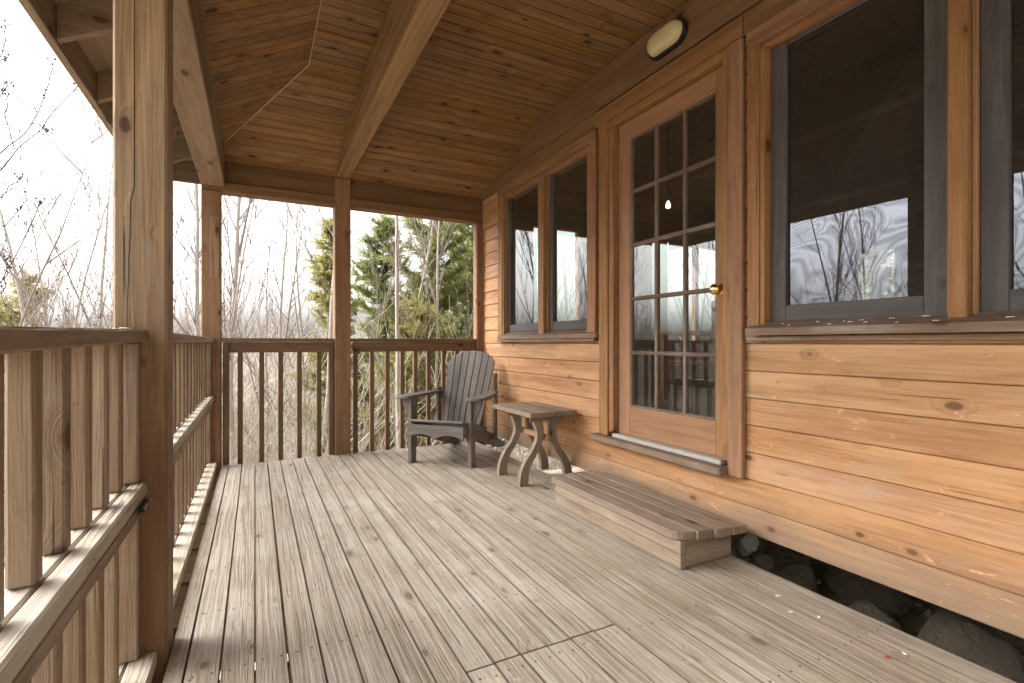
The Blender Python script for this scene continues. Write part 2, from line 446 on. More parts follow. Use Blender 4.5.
# ------------------------------------------------------------------ deck floor
def build_deck():
    m = MB()
    x0 = -.4815; pitch = .0968; w = .0900
    for k in range(26):
        a = x0 + k * pitch; b = a + w + rng.uniform(0, .0035) + (.0015 if k > 12 else 0)
        cuts = [-1.7]
        if k in (11, 12, 13, 14, 15, 16): cuts.append(1.436)
        elif k % 3 == 0: cuts.append(-.6)
        cuts.append(4.775 + rng.uniform(-.006, .006))
        dz = rng.uniform(-.0012, .0012)
        for i in range(len(cuts) - 1):
            c0, c1 = cuts[i] + (.002 if i else 0), cuts[i + 1] - (.002 if i < len(cuts) - 2 else 0)
            if k == 2: a = -.2475
            if k in (0, 1):
                # the left boards are notched round the posts
                for (u, v) in ((c0, 1.918), (2.072, c1)):
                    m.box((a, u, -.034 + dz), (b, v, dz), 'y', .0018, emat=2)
            else:
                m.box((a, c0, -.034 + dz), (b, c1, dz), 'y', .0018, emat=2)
        for j in range(16):
            y = -1.45 + j * .405
            if k < 3 and 1.88 < y < 2.1: continue
            for u in (.022, .07):
                px, py = a + u + rng.uniform(-.004, .004), y + rng.uniform(-.008, .008)
                r = .0044
                m.add([(px + r * math.cos(t), py + r * math.sin(t), dz + .0006) for t in [i * math.pi / 3 for i in range(6)]], [list(range(6))], None, .5, 1)
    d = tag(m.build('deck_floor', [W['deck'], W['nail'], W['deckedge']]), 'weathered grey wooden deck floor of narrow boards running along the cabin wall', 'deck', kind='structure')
    j = MB()
    for i in range(16):
        y = -1.45 + i * .405
        j.box((-.47, y - .02, -.22), (2.03, y + .02, -.036), 'x', .002)
    j.box((-.53, -1.7, -.24), (-.49, 4.74, -.004), 'y', .002)
    j.box((2.0, -1.7, -.24), (2.034, 4.74, -.036), 'y', .002)
    j.box((-.49, 4.80, -.24), (2.1, 4.835, -.036), 'x', .002)
    for x in (-.3, .85, 1.9):
        for y in (-1.2, 1.9, 4.5):
            j.box((x - .07, y - .07, ground_z(x, y) - .3), (x + .07, y + .07, -.222), 'z', .003)
    j.build('joist_frame', W['rafter'], d)
build_deck()

# ------------------------------------------------------------------ posts
def post(x, y, wx, wy, ztop, label, z0=-.25, mat='post_far'):
    m = MB()
    m.box((x, y, z0), (x + wx, y + wy, ztop), 'z', .007)
    o = m.build('porch_post', W[mat])
    return tag(o, label, 'post', 'square timber posts holding up the porch roof')
post(-.39, 1.925, .14, .14, 2.306, 'thick square timber post in the left foreground with a long drying crack', mat='post')
pn = bpy.data.objects['porch_post']
pc = post(-.39, 4.76, .14, .14, 2.276, 'square timber post at the far left corner with a patched block let into it')
post(.645, 4.76, .14, .14, 2.53, 'square timber post in the middle of the far railing, under the ceiling beam')
post(2.047, 4.762, .10, .10, 2.276, 'narrow timber post against the cabin corner at the far right end of the railing')
post(-.39, -.98, .14, .14, 2.306, 'square timber post on the left railing behind the camera')
m = MB(); m.box((-.331, 4.752, 1.555), (-.262, 4.7585, 2.06), 'z', .002); m.build('patch_block', W['post'], pc)
m = MB(); rr = random.Random(3); P = []; z = .95; x = -.352
while z < 2.30:
    P.append((x, z)); x += rr.uniform(-.0016, .0022) + (.003 if 1.45 < z < 1.5 else 0); z += .02
P = [(max(-.372, min(-.335, a)), b) for a, b in P]
for i in range(len(P) - 1):
    w0 = .0012 * math.sin(math.pi * i / (len(P) - 1)) + .0003; w1 = .0012 * math.sin(math.pi * (i + 1) / (len(P) - 1)) + .0003
    m.add([(P[i][0] - w0, 1.9244, P[i][1]), (P[i][0] + w0, 1.9244, P[i][1]), (P[i + 1][0] + w1, 1.9244, P[i + 1][1]), (P[i + 1][0] - w1, 1.9244, P[i + 1][1])], [[0, 1, 2, 3]])
m.build('drying_crack', W['black'], pn)
# ------------------------------------------------------------------ railings
def railing_far(x0, x1, bal, label, side):
    r = empty('porch_railing', ((x0 + x1) / 2, 4.83, 0), label=label, cat='railing', group='wooden railings round the porch')
    P = Matrix.Translation((-(x0 + x1) / 2, -4.83, 0))
    def part(name, boxes, mat, g):
        m = MB()
        for a, b in boxes: m.box(a, b, g, .004, 0, P)
        return m.build(name, W['raildark'], r)
    part('top_rail', [((x0, 4.765, 1.028), (x1, 4.875, 1.062))], 'rail', 'x')
    part('apron_board', [((x0 + .02, 4.80, .938), (x1 - .002, 4.838, 1.026))], 'rail', 'x')
    for x in bal:
        part('baluster', [((x - .02, 4.841, -.16), (x + .02, 4.879, 1.02))], 'rail', 'z')
    for a, b in side:
        part('end_board', [((a, 4.785, 0), (b, 4.862, 1.026))], 'rail', 'z')
    return r
railing_far(-.245, .640, [-.112, .052, .202, .355, .520], 'far end railing left of the middle post, with five thin balusters',
            [(-.240, -.192), (.60, .64)])
railing_far(.79, 2.045, [.843, .995, 1.143, 1.288, 1.421, 1.557, 1.715, 1.86, 1.98], 'far end railing right of the middle post, behind the grey armchair', [(2.005, 2.043)])

def railing_left(y0, y1, pitch, label, tilt=0., last_board=True):
    yc = (y0 + y1) / 2
    r = empty('porch_railing', (-.32, yc, 0), label=label, cat='railing', group='wooden railings round the porch')
    P = Matrix.Translation((.32, -yc, 0))
    def T(z): return Matrix.Translation((.32, -yc, 0)) @ Matrix.Translation((0, y1, z)) @ Matrix.Rotation(tilt, 4, 'X') @ Matrix.Translation((0, -y1, -z))
    def part(name, boxes, mat, g, M=P, ch=.005):
        m = MB()
        for a, b in boxes: m.box(a, b, g, ch, 0, M)
        return m.build(name, W[mat], r)
    part('top_rail', [((-.415, y0, 1.025), (-.30, y1, 1.063))], 'rail', 'y', T(1.06))
    part('middle_rail', [((-.3425, y0, .545), (-.30, y1, .588)), ((-.430, y0, .545), (-.3455, y1, .588))], 'railtop', 'y')
    part('lower_section_rail', [((-.400, y0, .497), (-.306, y1, .538))], 'rail', 'y')
    part('bottom_rail', [((-.345, y0, .004), (-.275, y1, .045)), ((-.43, y0, .004), (-.348, y1, .045))], 'railtop', 'y')
    y = y1 - .106; k = 0
    while y > y0 + .02:
        part('baluster', [((-.386, y - .020, .589), (-.345, y + .020, 1.024 + (y - y1) * math.tan(tilt)))], 'rail', 'z')
        part('baluster', [((-.386, y - .020 - .05, .046), (-.345, y + .020 - .05, .496))], 'rail', 'z')
        y -= pitch; k += 1
    part('end_board', [((-.392, y1 - .04, .046), (-.318, y1 - .003, .496))], 'rail', 'z')
    part('end_board', [((-.392, y1 - .04, .589), (-.318, y1 - .003, 1.022))], 'rail', 'z')
    return r
rn_ = railing_left(-.835, 1.922, .157, 'two tier railing in the left foreground with thick balusters close to the camera', R(1.15))
railing_left(2.068, 4.757, .172, 'two tier left side railing running from the thick foreground post to the far corner')
# latch bolt on the near railing
m = MB(); T = Matrix.Translation((-.297, 1.80, .54))
m.box((0, -.055, -.012), (.003, .055, .010), 'y', .001, 1, T)
m.tube([(-.297 + .009, 1.755, .541), (-.297 + .009, 1.875, .541)], [.006, .006], 8, 0)
m.box((.003, -.035, -.010), (.014, -.022, .010), 'y', .001, 1, T); m.box((.003, .02, -.010), (.014, .033, .010), 'y', .001, 1, T)
tag(m.build('slide_bolt', [W['steel'], W['black']]), 'small steel slide bolt on the middle rail beside the foreground post', 'bolt')

# ------------------------------------------------------------------ porch roof
roof = empty('porch_roof', (.8, 1.5, 2.88), label='brown board ceiling and sloping roof over the porch with exposed beams', cat='roof')
RP = (-.8, -1.5, -2.88)
def rpart(m, name, mat, parent=roof):
    o = m.build(name, mat, parent); 
    if parent is roof: o.location = RP
    return o
m = MB(); back = []
y = 4.757; pitch = .0845
while y > -1.7:
    y1 = y; y0 = y - pitch + .0075
    if y1 > YC > y0: y0 = YC + .001
    def seg(xa0, xa1, xb0, xb1, zf):
        # xa at y0, xb at y1
        b4 = [(xa0, y0, zf(xa0, y0)), (xa1, y0, zf(xa1, y0)), (xb1, y1, zf(xb1, y1)), (xb0, y1, zf(xb0, y1))]
        m.hexa(b4, [(p[0], p[1], p[2] + .016) for p in b4], 'x')
    if y0 >= YC:
        h0, h1 = hipx(y0), hipx(y1)
        lo = -.2235
        if h0 > lo + .03: seg(lo, h0 - .002, lo, max(h1, lo + .001) - .002 if h1 > lo else lo + .001, lambda x, y: zleft(x))
        a0, a1 = max(h0, lo), max(h1, lo)
        j = rng.choice([None, .68, .68])
        seg(a0, 2.118, a1, 2.118, lambda x, y: zend(y))
    else:
        seg(-.2235, XC - .002, -.2235, XC - .002, lambda x, y: zleft(x))
        seg(XC + .002, .70, XC + .002, .70, lambda x, y: ZF)
        j = rng.choice([.9, 1.3, 1.8, None, None])
        if j: seg(.702, j, .702, j, lambda x, y: ZF); seg(j + .002, 2.118, j + .002, 2.118, lambda x, y: ZF)
        else: seg(.702, 2.118, .702, 2.118, lambda x, y: ZF)
    y = YC - .013 if abs(y0 - YC - .001) < 1e-6 else y - pitch
rpart(m, 'ceiling_boards', W['ceil'])
m = MB(); m.tube([(XC, -1.7, ZF), (XC, YC, ZF)], [.0035, .0035], 6); m.tube([(XC, YC, ZF), (-.215, 4.527, zleft(-.215))], [.004, .004], 6)
rpart(m, 'crease_strip', W['seam'])
# dark felt behind the board gaps and roof shell
m = MB()
u = .018
m.hexa([(XC, -1.7, ZF + u), (2.13, -1.7, ZF + u), (2.13, YC, ZF + u), (XC, YC, ZF + u)], [(XC, -1.7, ZF + .03), (2.13, -1.7, ZF + .03), (2.13, YC, ZF + .03), (XC, YC, ZF + .03)])
m.hexa([(-.22, -1.7, zleft(-.22) + u), (XC, -1.7, ZF + u), (XC, YC, ZF + u), (-.22, 4.56, zleft(-.22) + u)], [(-.22, -1.7, zleft(-.22) + .03), (XC, -1.7, ZF + .03), (XC, YC, ZF + .03), (-.22, 4.56, zleft(-.22) + .03)])
m.hexa([(-.22, 4.56, zleft(-.22) + u), (XC, YC, ZF + u), (2.13, YC, ZF + u), (2.13, 4.76, zend(4.76) + u)], [(-.22, 4.56, zleft(-.22) + .03), (XC, YC, ZF + .03), (2.13, YC, ZF + .03), (2.13, 4.76, zend(4.76) + .03)])
m.hexa([(-.22, 4.56, zleft(-.22) + u), (2.13, 4.76, zend(4.76) + u), (2.13, 4.765, zend(4.76) + u), (-.22, 4.765, zend(4.76) + u)], [(-.22, 4.56, zleft(-.22) + .03), (2.13, 4.76, zend(4.76) + .03), (2.13, 4.765, zend(4.76) + .03), (-.22, 4.765, zend(4.76) + .03)])
rpart(m, 'ceiling_backing', W['black'])
def sl(x, y, d=0): return zleft(x) + .158 + d
def se(x, y, d=0): return zend(y) + .158 + d
m = MB()
HY = hipx(-1.8); EX, EY = -.79, 5.12
L4 = [(EX, -1.8), (EX, EY), (hipx(EY), EY), (HY, -1.8)]
m.hexa([(x, y, sl(x, y)) for x, y in L4], [(x, y, sl(x, y, .02)) for x, y in L4], 'y')
E4 = [(hipx(EY), EY), (7.2, EY), (7.2, -1.8), (HY, -1.8)]
m.hexa([(x, y, se(x, y)) for x, y in E4], [(x, y, se(x, y, .02)) for x, y in E4], 'y')
rpart(m, 'roof_sheathing', W['rafter'])
m = MB()
m.hexa([(x, y, sl(x, y, .023)) for x, y in L4], [(x, y, sl(x, y, .033)) for x, y in L4], 'y')
m.hexa([(x, y, se(x, y, .023)) for x, y in E4], [(x, y, se(x, y, .033)) for x, y in E4], 'y')
rpart(m, 'roof_shingles', W['shingle'])
# header beams
m = MB(); m.box((-.39, -1.7, 2.31), (-.2235, 4.755, 2.60), 'y', .006); rpart(m, 'side_header_beam', W['sidebeam'])
m = MB()
m.box((-.222, 4.80, 2.36), (2.118, 4.90, 2.56), 'x', .004)
m.box((-.39, 4.774, 2.279), (2.118, 4.905, 2.358), 'x', .004)
m.box((-.39, 4.80, 2.36), (-.2235, 4.90, 2.56), 'x', .004)
rpart(m, 'end_header_beam', W['header'])
# big ceiling beam
m = MB(); m.box((.655, -1.7, 2.532), (.775, 4.795, 2.878), 'y', .008); rpart(m, 'ceiling_beam', W['beam'])
# rafters with exposed tails
for i, y in enumerate([-1.47, -.86, -.25, .36, .97, 1.58, 2.19, 2.80, 3.41, 4.02, 4.63]):
    m = MB(); a, b = -.752, -.2
    pts = lambda z: None
    b4 = [(a, y - .019, zleft(a) + .006), (b, y - .019, zleft(b) + .006), (b, y + .019, zleft(b) + .006), (a, y + .019, zleft(a) + .006)]
    m.hexa(b4, [(p[0], p[1], p[2] + .15) for p in b4], 'x'); rpart(m, 'rafter', W['rafter'])
for x in (-.1, .5, 1.1, 1.7):
    m = MB()
    b4 = [(x - .019, 4.906, zend(4.906) + .006), (x + .019, 4.906, zend(4.906) + .006), (x + .019, 5.08, zend(5.08) + .006), (x - .019, 5.08, zend(5.08) + .006)]
    m.hexa(b4, [(p[0], p[1], p[2] + .15) for p in b4], 'y'); rpart(m, 'rafter', W['rafter'])
m = MB(); m.box((EX, -1.8, zleft(-.76) - .005), (-.755, EY, sl(EX, 0) + .018), 'y', .003); rpart(m, 'fascia_board', W['rafter'])
m = MB(); m.box((-.754, 5.085, 2.405), (7.2, EY, se(0, EY) + .018), 'x', .003); rpart(m, 'fascia_board', W['rafter'])

# ------------------------------------------------------------------ cabin
cabin = empty('cabin', (4.4, 1.2, 0), label='cabin with orange brown horizontal board siding, glazed door and grey framed windows', cat='cabin')
CP = (-4.4, -1.2, 0)
def cpart(m, name, mat, parent=cabin, bevel=0):
    o = m.build(name, mat, parent, bevel=bevel)
    if parent is cabin: o.location = CP
    return o
OPEN = [(2.88, 4.27, 1.075, 2.425), (1.705, 2.672, .385, 2.53), (-1.75, 1.545, 1.075, 2.425)]
m = MB()
zz = .10; row = 0; PT = .1312
while zz < 2.62:
    z0, z1 = zz, zz + PT - .003
    ys = [-2.5]
    j = -2.5 + rng.uniform(.5, 3)
    cutset = {-2.5, 4.758}
    for o in OPEN: cutset |= {o[0], o[1]}
    if row > 7 or row < 2: pass
    while j < 4.5:
        if row in (1,) and j > 3: cutset.add(round(j, 3))
        j += rng.uniform(2.2, 4)
    cs = sorted(cutset)
    rr = rng.random()
    def clear(y):   # no opening beside this cut at this height: keep the board whole
        for o in OPEN:
            if (abs(y - o[0]) < 1e-6 or abs(y - o[1]) < 1e-6): return not (z0 < o[3] - .005 and z1 > o[2] + .005)
        return False
    cs = [c for c in cs if not clear(c)]
    for a, b in zip(cs, cs[1:]):
        mid = (a + b) / 2; pieces = [(z0, z1)]
        for o in OPEN:
            if o[0] < mid < o[1]:
                pieces = []
                if z0 < o[2] - .01: pieces.append((z0, min(z1, o[2])))
                if z1 > o[3] + .01: pieces.append((max(z0, o[3]), z1))
        for p0, p1 in pieces:
            f0 = XW + .007 * (p0 - z0) / PT; f1 = XW + .007 * (p1 - z0) / PT
            g = .0008
            c = .004 if p0 == z0 else 0
            vs = [(f0 + c, a + g, p0), (f0, a + g, p0 + c + .0001), (f1, a + g, p1 - .003), (f1 + .003, a + g, p1), (XW + .02, a + g, p1), (XW + .02, a + g, p0)]
            ws = [(q[0], b - g, q[2]) for q in vs]
            allv = vs + ws; nn = 6
            fs = [[i, (i + 1) % nn, nn + (i + 1) % nn, nn + i] for i in range(nn)] + [list(range(nn)), [nn + i for i in range(nn)]]
            m.conv(allv, fs, (XW + .012, (a + b) / 2, (p0 + p1) / 2), 'y', 0, None, (rr + rng.uniform(0, .15)) % 1)
    zz += PT; row += 1
cpart(m, 'siding', W['siding'])
# structural wall core with the same openings, end corner, floor, interior
m = MB()
def core(y0, y1, z0, z1): m.box((XW + .021, y0, z0), (XW + .115, y1, z1), 'y', .001)
cs = [-2.5, -1.75, 1.545, 1.705, 2.672, 2.88, 4.27, 4.755]
for a, b in zip(cs, cs[1:]):
    mid = (a + b) / 2; h = None
    for o in OPEN:
        if o[0] < mid < o[1]: h = o
    if h:
        core(a, b, .12, h[2]); core(a, b, h[3], 2.878)
    else: core(a, b, .12, 2.878)
cpart(m, 'wall_framing', W['plank'])
m = MB(); m.box((XW - .001, 4.757, .10), (XW + .115, 4.775, 2.60), 'z', .002)
for k in range(19):
    m.box((2.24, 4.757, .10 + k * .1312), (2.56, 4.775, .228 + k * .1312), 'x', .002)
cpart(m, 'corner_board', W['siding'])
m = MB()
m.box((XW + .10, -2.5, .07), (6.7, 4.74, .098), 'x', .001); m.box((XW + .12, -2.5, .12), (6.7, 4.74, .405), 'x', .001)
cpart(m, 'cabin_floor', W['plank'])
# frieze board above the openings
m = MB()
m.box((2.092, 2.785, 2.503), (2.118, 4.757, 2.62), 'y', .004)
m.box((2.092, -1.75, 2.503), (2.118, 1.625, 2.60), 'y', .004)
m.box((2.088, -1.75, 2.623), (2.118, 3.9, 2.878), 'y', .004)
m.hexa([(2.090, 3.902, 2.623), (2.118, 3.902, 2.623), (2.118, 4.42, 2.621), (2.090, 4.42, 2.621)],
       [(2.090, 3.902, zend(3.902) - .002), (2.118, 3.902, zend(3.902) - .002), (2.118, 4.42, zend(4.42) - .001), (2.090, 4.42, zend(4.42) - .001)], 'y')
cpart(m, 'frieze_board', W['frieze'])

def window(y0, y1, mulls, cas_far, cas_near, sash_mat, glassm, sash_w):
    """y0..y1 opening; casing, mullions (sub), sashes (sub), glass (sub), sill (sub)"""
    m = MB()
    # head, jambs
    m.box((2.090, cas_near, 2.425), (2.118, cas_far, 2.50), 'y', .003)
    m.box((2.085, cas_near - .0, 2.462), (2.0895, cas_far, 2.498), 'y', .001)
    m.box((2.092, y1 - .005, 1.092), (2.118, cas_far, 2.424), 'z', .003)
    m.box((2.092, cas_near, 1.092), (2.118, y0 + .005, 2.424), 'z', .003)
    m.box((2.119, y0, 2.395), (2.225, y1, 2.424), 'y', .002)
    m.box((2.100, y1 - .028, 1.093), (2.225, y1 - .006, 2.394), 'z', .002)
    m.box((2.100, y0 + .006, 1.093), (2.225, y0 + .028, 2.394), 'z', .002)
    w = cpart(m, 'window', W['trim'])
    def sub(mb, nm, mt): return mb.build(nm, mt, w)
    for a, b in mulls:
        q = MB(); q.box((2.094, a, 1.093), (2.225, b, 2.393), 'z', .004); sub(q, 'mullion', W['trim'])
        q = MB(); q.box((2.128, b + .001, 1.093), (2.20, b + .015, 2.393), 'z', .002); q.box((2.128, a - .015, 1.093), (2.20, a - .001, 2.393), 'z', .002); sub(q, 'stop', W['trim'])
    q = MB()
    xf = 2.035 if sash_w > .06 else 2.068
    e1 = cas_far - .03; e0 = cas_near - .035
    q.hexa([(xf, e0, 1.055), (2.225, e0, 1.055), (2.225, e1, 1.055), (xf, e1, 1.055)],
           [(xf + .002, e0, 1.087), (2.225, e0, 1.148), (2.225, e1, 1.148), (xf + .002, e1, 1.087)], 'y')
    q.box((2.080, cas_near, 1.030), (2.117, cas_far, 1.052), 'y', .002)
    sub(q, 'sill', W['sill'])
    edges = [y0 + .029] + [e for a, b in mulls for e in (a - .016, b + .016)] + [y1 - .029]
    edges = sorted(edges)
    for a, b in zip(edges[::2], edges[1::2]):
        s = sash_w
        q = MB()
        q.box((2.145, a, 1.12), (2.19, a + s, 2.392), 'z', .003); q.box((2.145, b - s, 1.12), (2.19, b, 2.392), 'z', .003)
        q.box((2.146, a + s, 1.12), (2.189, b - s, 1.192), 'y', .003); q.box((2.156, a + s, 2.382), (2.189, b - s, 2.392), 'y', .003)
        sub(q, 'sash', sash_mat)
        q = MB(); q.box((2.165, a + s + .0002, 1.193), (2.169, b - s - .0002, 2.381), 'y', .0003); sub(q, 'glass', glassm)
    return w
w1 = window(2.88, 4.27, [(3.50, 3.59)], 4.355, 2.80, W['sash'], W['glass'], .045)
w1['label'] = 'narrow two-light window beyond the door'
w2 = window(-1.75, 1.545, [(.775, .828), (-.01, .045), (-.85, -.79)], 1.60, -1.81, W['sash'], W['screen'], .072)
w2['label'] = 'wide window nearest the camera with grey sashes'

# door
m = MB()
DY0, DY1, DZ0, DZ1 = 1.752, 2.610, .428, 2.452
st = .112
m.box((2.142, DY0, DZ0), (2.185, DY0 + .072, DZ1), 'z', .003); m.box((2.142, DY1 - st, DZ0), (2.185, DY1, DZ1), 'z', .003)
m.box((2.1425, DY0 + .072, DZ0), (2.1845, DY1 - st, DZ0 + .185), 'y', .003); m.box((2.1425, DY0 + .072, DZ1 - .115), (2.1845, DY1 - st, DZ1), 'y', .003)
door = cpart(m, 'door', W['door'])
gy0, gy1, gz0, gz1 = DY0 + .072, DY1 - st, DZ0 + .185, DZ1 - .115
m = MB()
for i in (1, 2):
    y = gy0 + (gy1 - gy0) * i / 3; m.box((2.148, y - .012, gz0), (2.178, y + .012, gz1), 'z', .004)
for i in range(1, 5):
    z = gz0 + (gz1 - gz0) * i / 5; m.box((2.1465, gy0, z - .012), (2.1795, gy1, z + .012), 'y', .004)
b_ = .012
for (a, c) in (((2.147, gy0, gz0), (2.179, gy0 + b_, gz1)), ((2.147, gy1 - b_, gz0), (2.179, gy1, gz1))): m.box(a, c, 'z', .003)
for (a, c) in (((2.1475, gy0 + b_, gz0), (2.1785, gy1 - b_, gz0 + b_)), ((2.1475, gy0 + b_, gz1 - b_), (2.1785, gy1 - b_, gz1))): m.box(a, c, 'y', .003)
m.build('glazing_bars', W['muntin'], door)
m = MB(); m.box((2.160, gy0 + b_, gz0 + b_), (2.164, gy1 - b_, gz1 - b_), 'y', .0003); m.build('glass', W['glass'], door)
# casing + jamb
m = MB()
m.box((2.088, 1.628, .362), (2.117, 1.712, 2.50), 'z', .004); m.box((2.088, 2.66, .402), (2.117, 2.755, 2.50), 'z', .004)
m.box((2.078, 1.626, 2.503), (2.117, 2.783, 2.600), 'y', .004)
m.box((2.100, 1.7125, .43), (2.215, 1.749, 2.498), 'z', .003); m.box((2.100, 2.613, .43), (2.215, 2.659, 2.498), 'z', .003)
m.box((2.100, 1.75, 2.456), (2.215, 2.612, 2.497), 'y', .003)
m.box((2.1005, 1.750, 2.498), (2.117, 2.612, 2.5025), 'y', .001)
m.build('casing', W['trim'], door)
m = MB(); m.box((2.035, 1.714, .360), (2.225, 2.80, .400), 'y', .006); m.build('threshold', W['sill'], door)
m = MB(); m.box((2.088, 1.752, .4015), (2.21, 2.612, .426), 'y', .004); m.build('threshold_strip', W['alu'], door)
m = MB(); K = Matrix.Translation((2.141, DY0 + .036, 1.295)) @ Matrix.Rotation(R(-90), 4, 'Y')
m.lathe([(.030, 0), (.030, .003), (.026, .007), (.012, .010), (.010, .028), (.014, .034), (.024, .040), (.028, .050), (.027, .060), (.018, .068), (.006, .071)], K, 24)
m.build('knob', W['brass'], door)
# interior
m = MB()
Y1i = 4.64; Y2i = 4.74
def wy(x0, x1, z0, z1): m.box((x0, Y1i, z0), (x1, Y2i, z1), 'x', .001)
holes = [(2.62, 3.30, 1.12, 2.33), (4.30, 5.95, 1.0, 2.32)]
xs = [2.24, 2.62, 3.30, 4.30, 5.95, 6.6]
wy(2.24, 2.62, .41, 4.); wy(3.30, 4.30, .41, 4.2); wy(5.95, 6.6, .41, 4.)
for h in holes: wy(h[0], h[1], .41, h[2]); wy(h[0], h[1], h[3], 4.1)
m.box((6.6, -2.5, .1), (6.7, 3.10, 3.2), 'y', .001); m.box((6.6, 3.5, .1), (6.7, 4.74, 3.2), 'y', .001)
m.box((6.6, 3.10, .1), (6.7, 3.5, 1.5), 'y', .001); m.box((6.6, 3.10, 2.12), (6.7, 3.5, 3.2), 'y', .001)
m.box((XW + .12, -2.6, .1), (6.7, -2.501, 4.), 'x', .001)
cpart(m, 'indoor_wall', W['plank'])
for h in holes:
    m = MB()
    a, b, c, d = h
    m.box((a, 4.66, c), (a + .05, 4.73, d), 'z'); m.box((b - .05, 4.66, c), (b, 4.73, d), 'z')
    m.box((a + .05, 4.661, c), (b - .05, 4.729, c + .05), 'x'); m.box((a + .05, 4.661, d - .05), (b - .05, 4.729, d), 'x')
    if b - a > 1: m.box(((a + b) / 2 - .03, 4.662, c + .05), ((a + b) / 2 + .03, 4.728, d - .05), 'z')
    f = cpart(m, 'end_wall_window', W['trim'])
    m = MB(); m.box((a + .051, 4.69, c + .051), (b - .051, 4.694, d - .051), 'x', .0003); m.build('glass', W['glass'], f)
# interior board ceiling: planks with pale seams, rising then falling
m = MB(); s = MB()
def ic(x): return 2.70 + .42 * (x - 2.24) if x < 4.4 else 2.70 + .42 * 2.16 - .3 * (x - 4.4)
x = 2.24
while x < 6.55:
    a, b = x, min(x + .19, 6.6)
    b4 = [(a + .006, -2.5, ic(a + .006)), (b - .006, -2.5, ic(b - .006)), (b - .006, 4.64, ic(b - .006)), (a + .006, 4.64, ic(a + .006))]
    m.hexa(b4, [(p[0], p[1], p[2] + .012) for p in b4], 'y'); x += .19
for a, b in ((2.24, 4.4), (4.4, 6.6)):
    b4 = [(a, -2.5, ic(a) + .013), (b, -2.5, ic(b) + .013), (b, 4.64, ic(b) + .013), (a, 4.64, ic(a) + .013)]
    s.hexa(b4, [(p[0], p[1], p[2] + .02) for p in b4], 'y')
ice = cpart(m, 'indoor_ceiling', W['plank']); s.build('ceiling_seams', W['seam'], ice)

# ------------------------------------------------------------------ indoor furniture glimpsed through the door
def dining_chair(x, y, rz, label):
    r = empty('dining_chair', (x, y, .405), rz, label=label, cat='chair', group='slat backed dining chairs indoors')
    def P(nm, bx, g='z'):
        q = MB()
        for a, b in bx: q.box(a, b, g, .004)
        q.build(nm, W['door'], r)
    P('seat', [((-.21, -.2, .43), (.21, .2, .46))], 'x')
    for sx in (-1, 1):
        P('leg', [((sx * .18 - .018, -.19, 0), (sx * .18 + .018, -.155, .43))])
        P('leg', [((sx * .18 - .018, .155, 0), (sx * .18 + .018, .19, .95))])
    P('back_rail', [((-.16, .16, .88), (.16, .185, .96))], 'x')
    for i in range(4): P('back_slat', [((-.13 + i * .075, .165, .462), (-.10 + i * .075, .18, .88))])
dining_chair(3.35, 3.0, R(200), 'slat backed dining chair seen through the lower door panes, on the left')
dining_chair(3.9, 2.5, R(150), 'slat backed dining chair seen through the lower door panes, on the right')
r = empty('dining_table', (4.3, 3.4, .405), 0, label='wooden dining table indoors, seen dimly through the door glass', cat='table')
q = MB(); q.box((-.45, -.7, .70), (.45, .7, .735), 'y', .005); q.build('tabletop', W['siding'], r)
for sx in (-1, 1):
    for sy in (-1, 1):
        q = MB(); q.box((sx * .38 - .03, sy * .62 - .03, 0), (sx * .38 + .03, sy * .62 + .03, .70), 'z', .004); q.build('leg', W['door'], r)
q = MB(); L = Matrix.Translation((2.95, 2.98, 2.10))
q.lathe([(.004, 0), (.018, .006), (.019, .018), (.019, .030), (.014, .044), (.006, .062)], L, 14)
b = empty('pendant_bulb', (2.95, 2.98, 2.99), 0, label='small white bulb hanging indoors, seen through an upper door pane', cat='light bulb')
o = q.build('bulb', plain('lit_bulb', (.8, .75, .65), .4, 0, .02, 5, .4, ((1, .93, .8), 1.2)), b); o.location = (-2.95, -2.98, -2.99)
q = MB(); q.tube([(2.95, 2.98, 2.162), (2.95, 2.98, 2.99)], [.003, .003], 6); o = q.build('cord', W['black'], b); o.location = (-2.95, -2.98, -2.99)

# ------------------------------------------------------------------ bulkhead light on the frieze
def stadium(w, h, n=12):
    r = h / 2; c = w / 2 - r; p = []
    for i in range(n + 1):
        t = -math.pi / 2 + math.pi * i / n; p.append((c + r * math.cos(t), r * math.sin(t)))
    for i in range(n + 1):
        t = math.pi / 2 + math.pi * i / n; p.append((-c + r * math.cos(t), r * math.sin(t)))
    return p
lx, ly, lz = 2.087, 2.10, 2.735
lamp = empty('wall_light', (lx, ly, lz), 0, label='oval cream wall light with black rim on the board above the door', cat='wall light')
ML = Matrix(((0, 0, -1, 0), (-1, 0, 0, 0), (0, 1, 0, 0), (0, 0, 0, 1)))   # local x -> -Y, y -> Z, z -> -X
m = MB(); m.prism(stadium(.285, .150), 0, .030, ML); m.build('base', W['black'], lamp, bevel=.006)
m = MB(); rings = 8; base = stadium(.255, .122); n_ = len(base); vs = []; fs = []
for i in range(rings + 1):
    t = i / rings * math.pi / 2; k = math.cos(t) ** .55 if i < rings else 0.02
    for p in base:
        r0 = .061; cx = max(-.0665, min(.0665, p[0]))
        vs.append(ML @ Vector((cx * (.35 + .65 * k) + (p[0] - cx) * k, p[1] * k, .030 + .050 * math.sin(t))))
for i in range(rings):
    for k in range(n_):
        k2 = (k + 1) % n_; fs.append([i * n_ + k, i * n_ + k2, (i + 1) * n_ + k2, (i + 1) * n_ + k])
fs.append([rings * n_ + k for k in range(n_)])
m.add(vs, fs, None, .5, 0, True); m.build('lens', W['lens'], lamp)

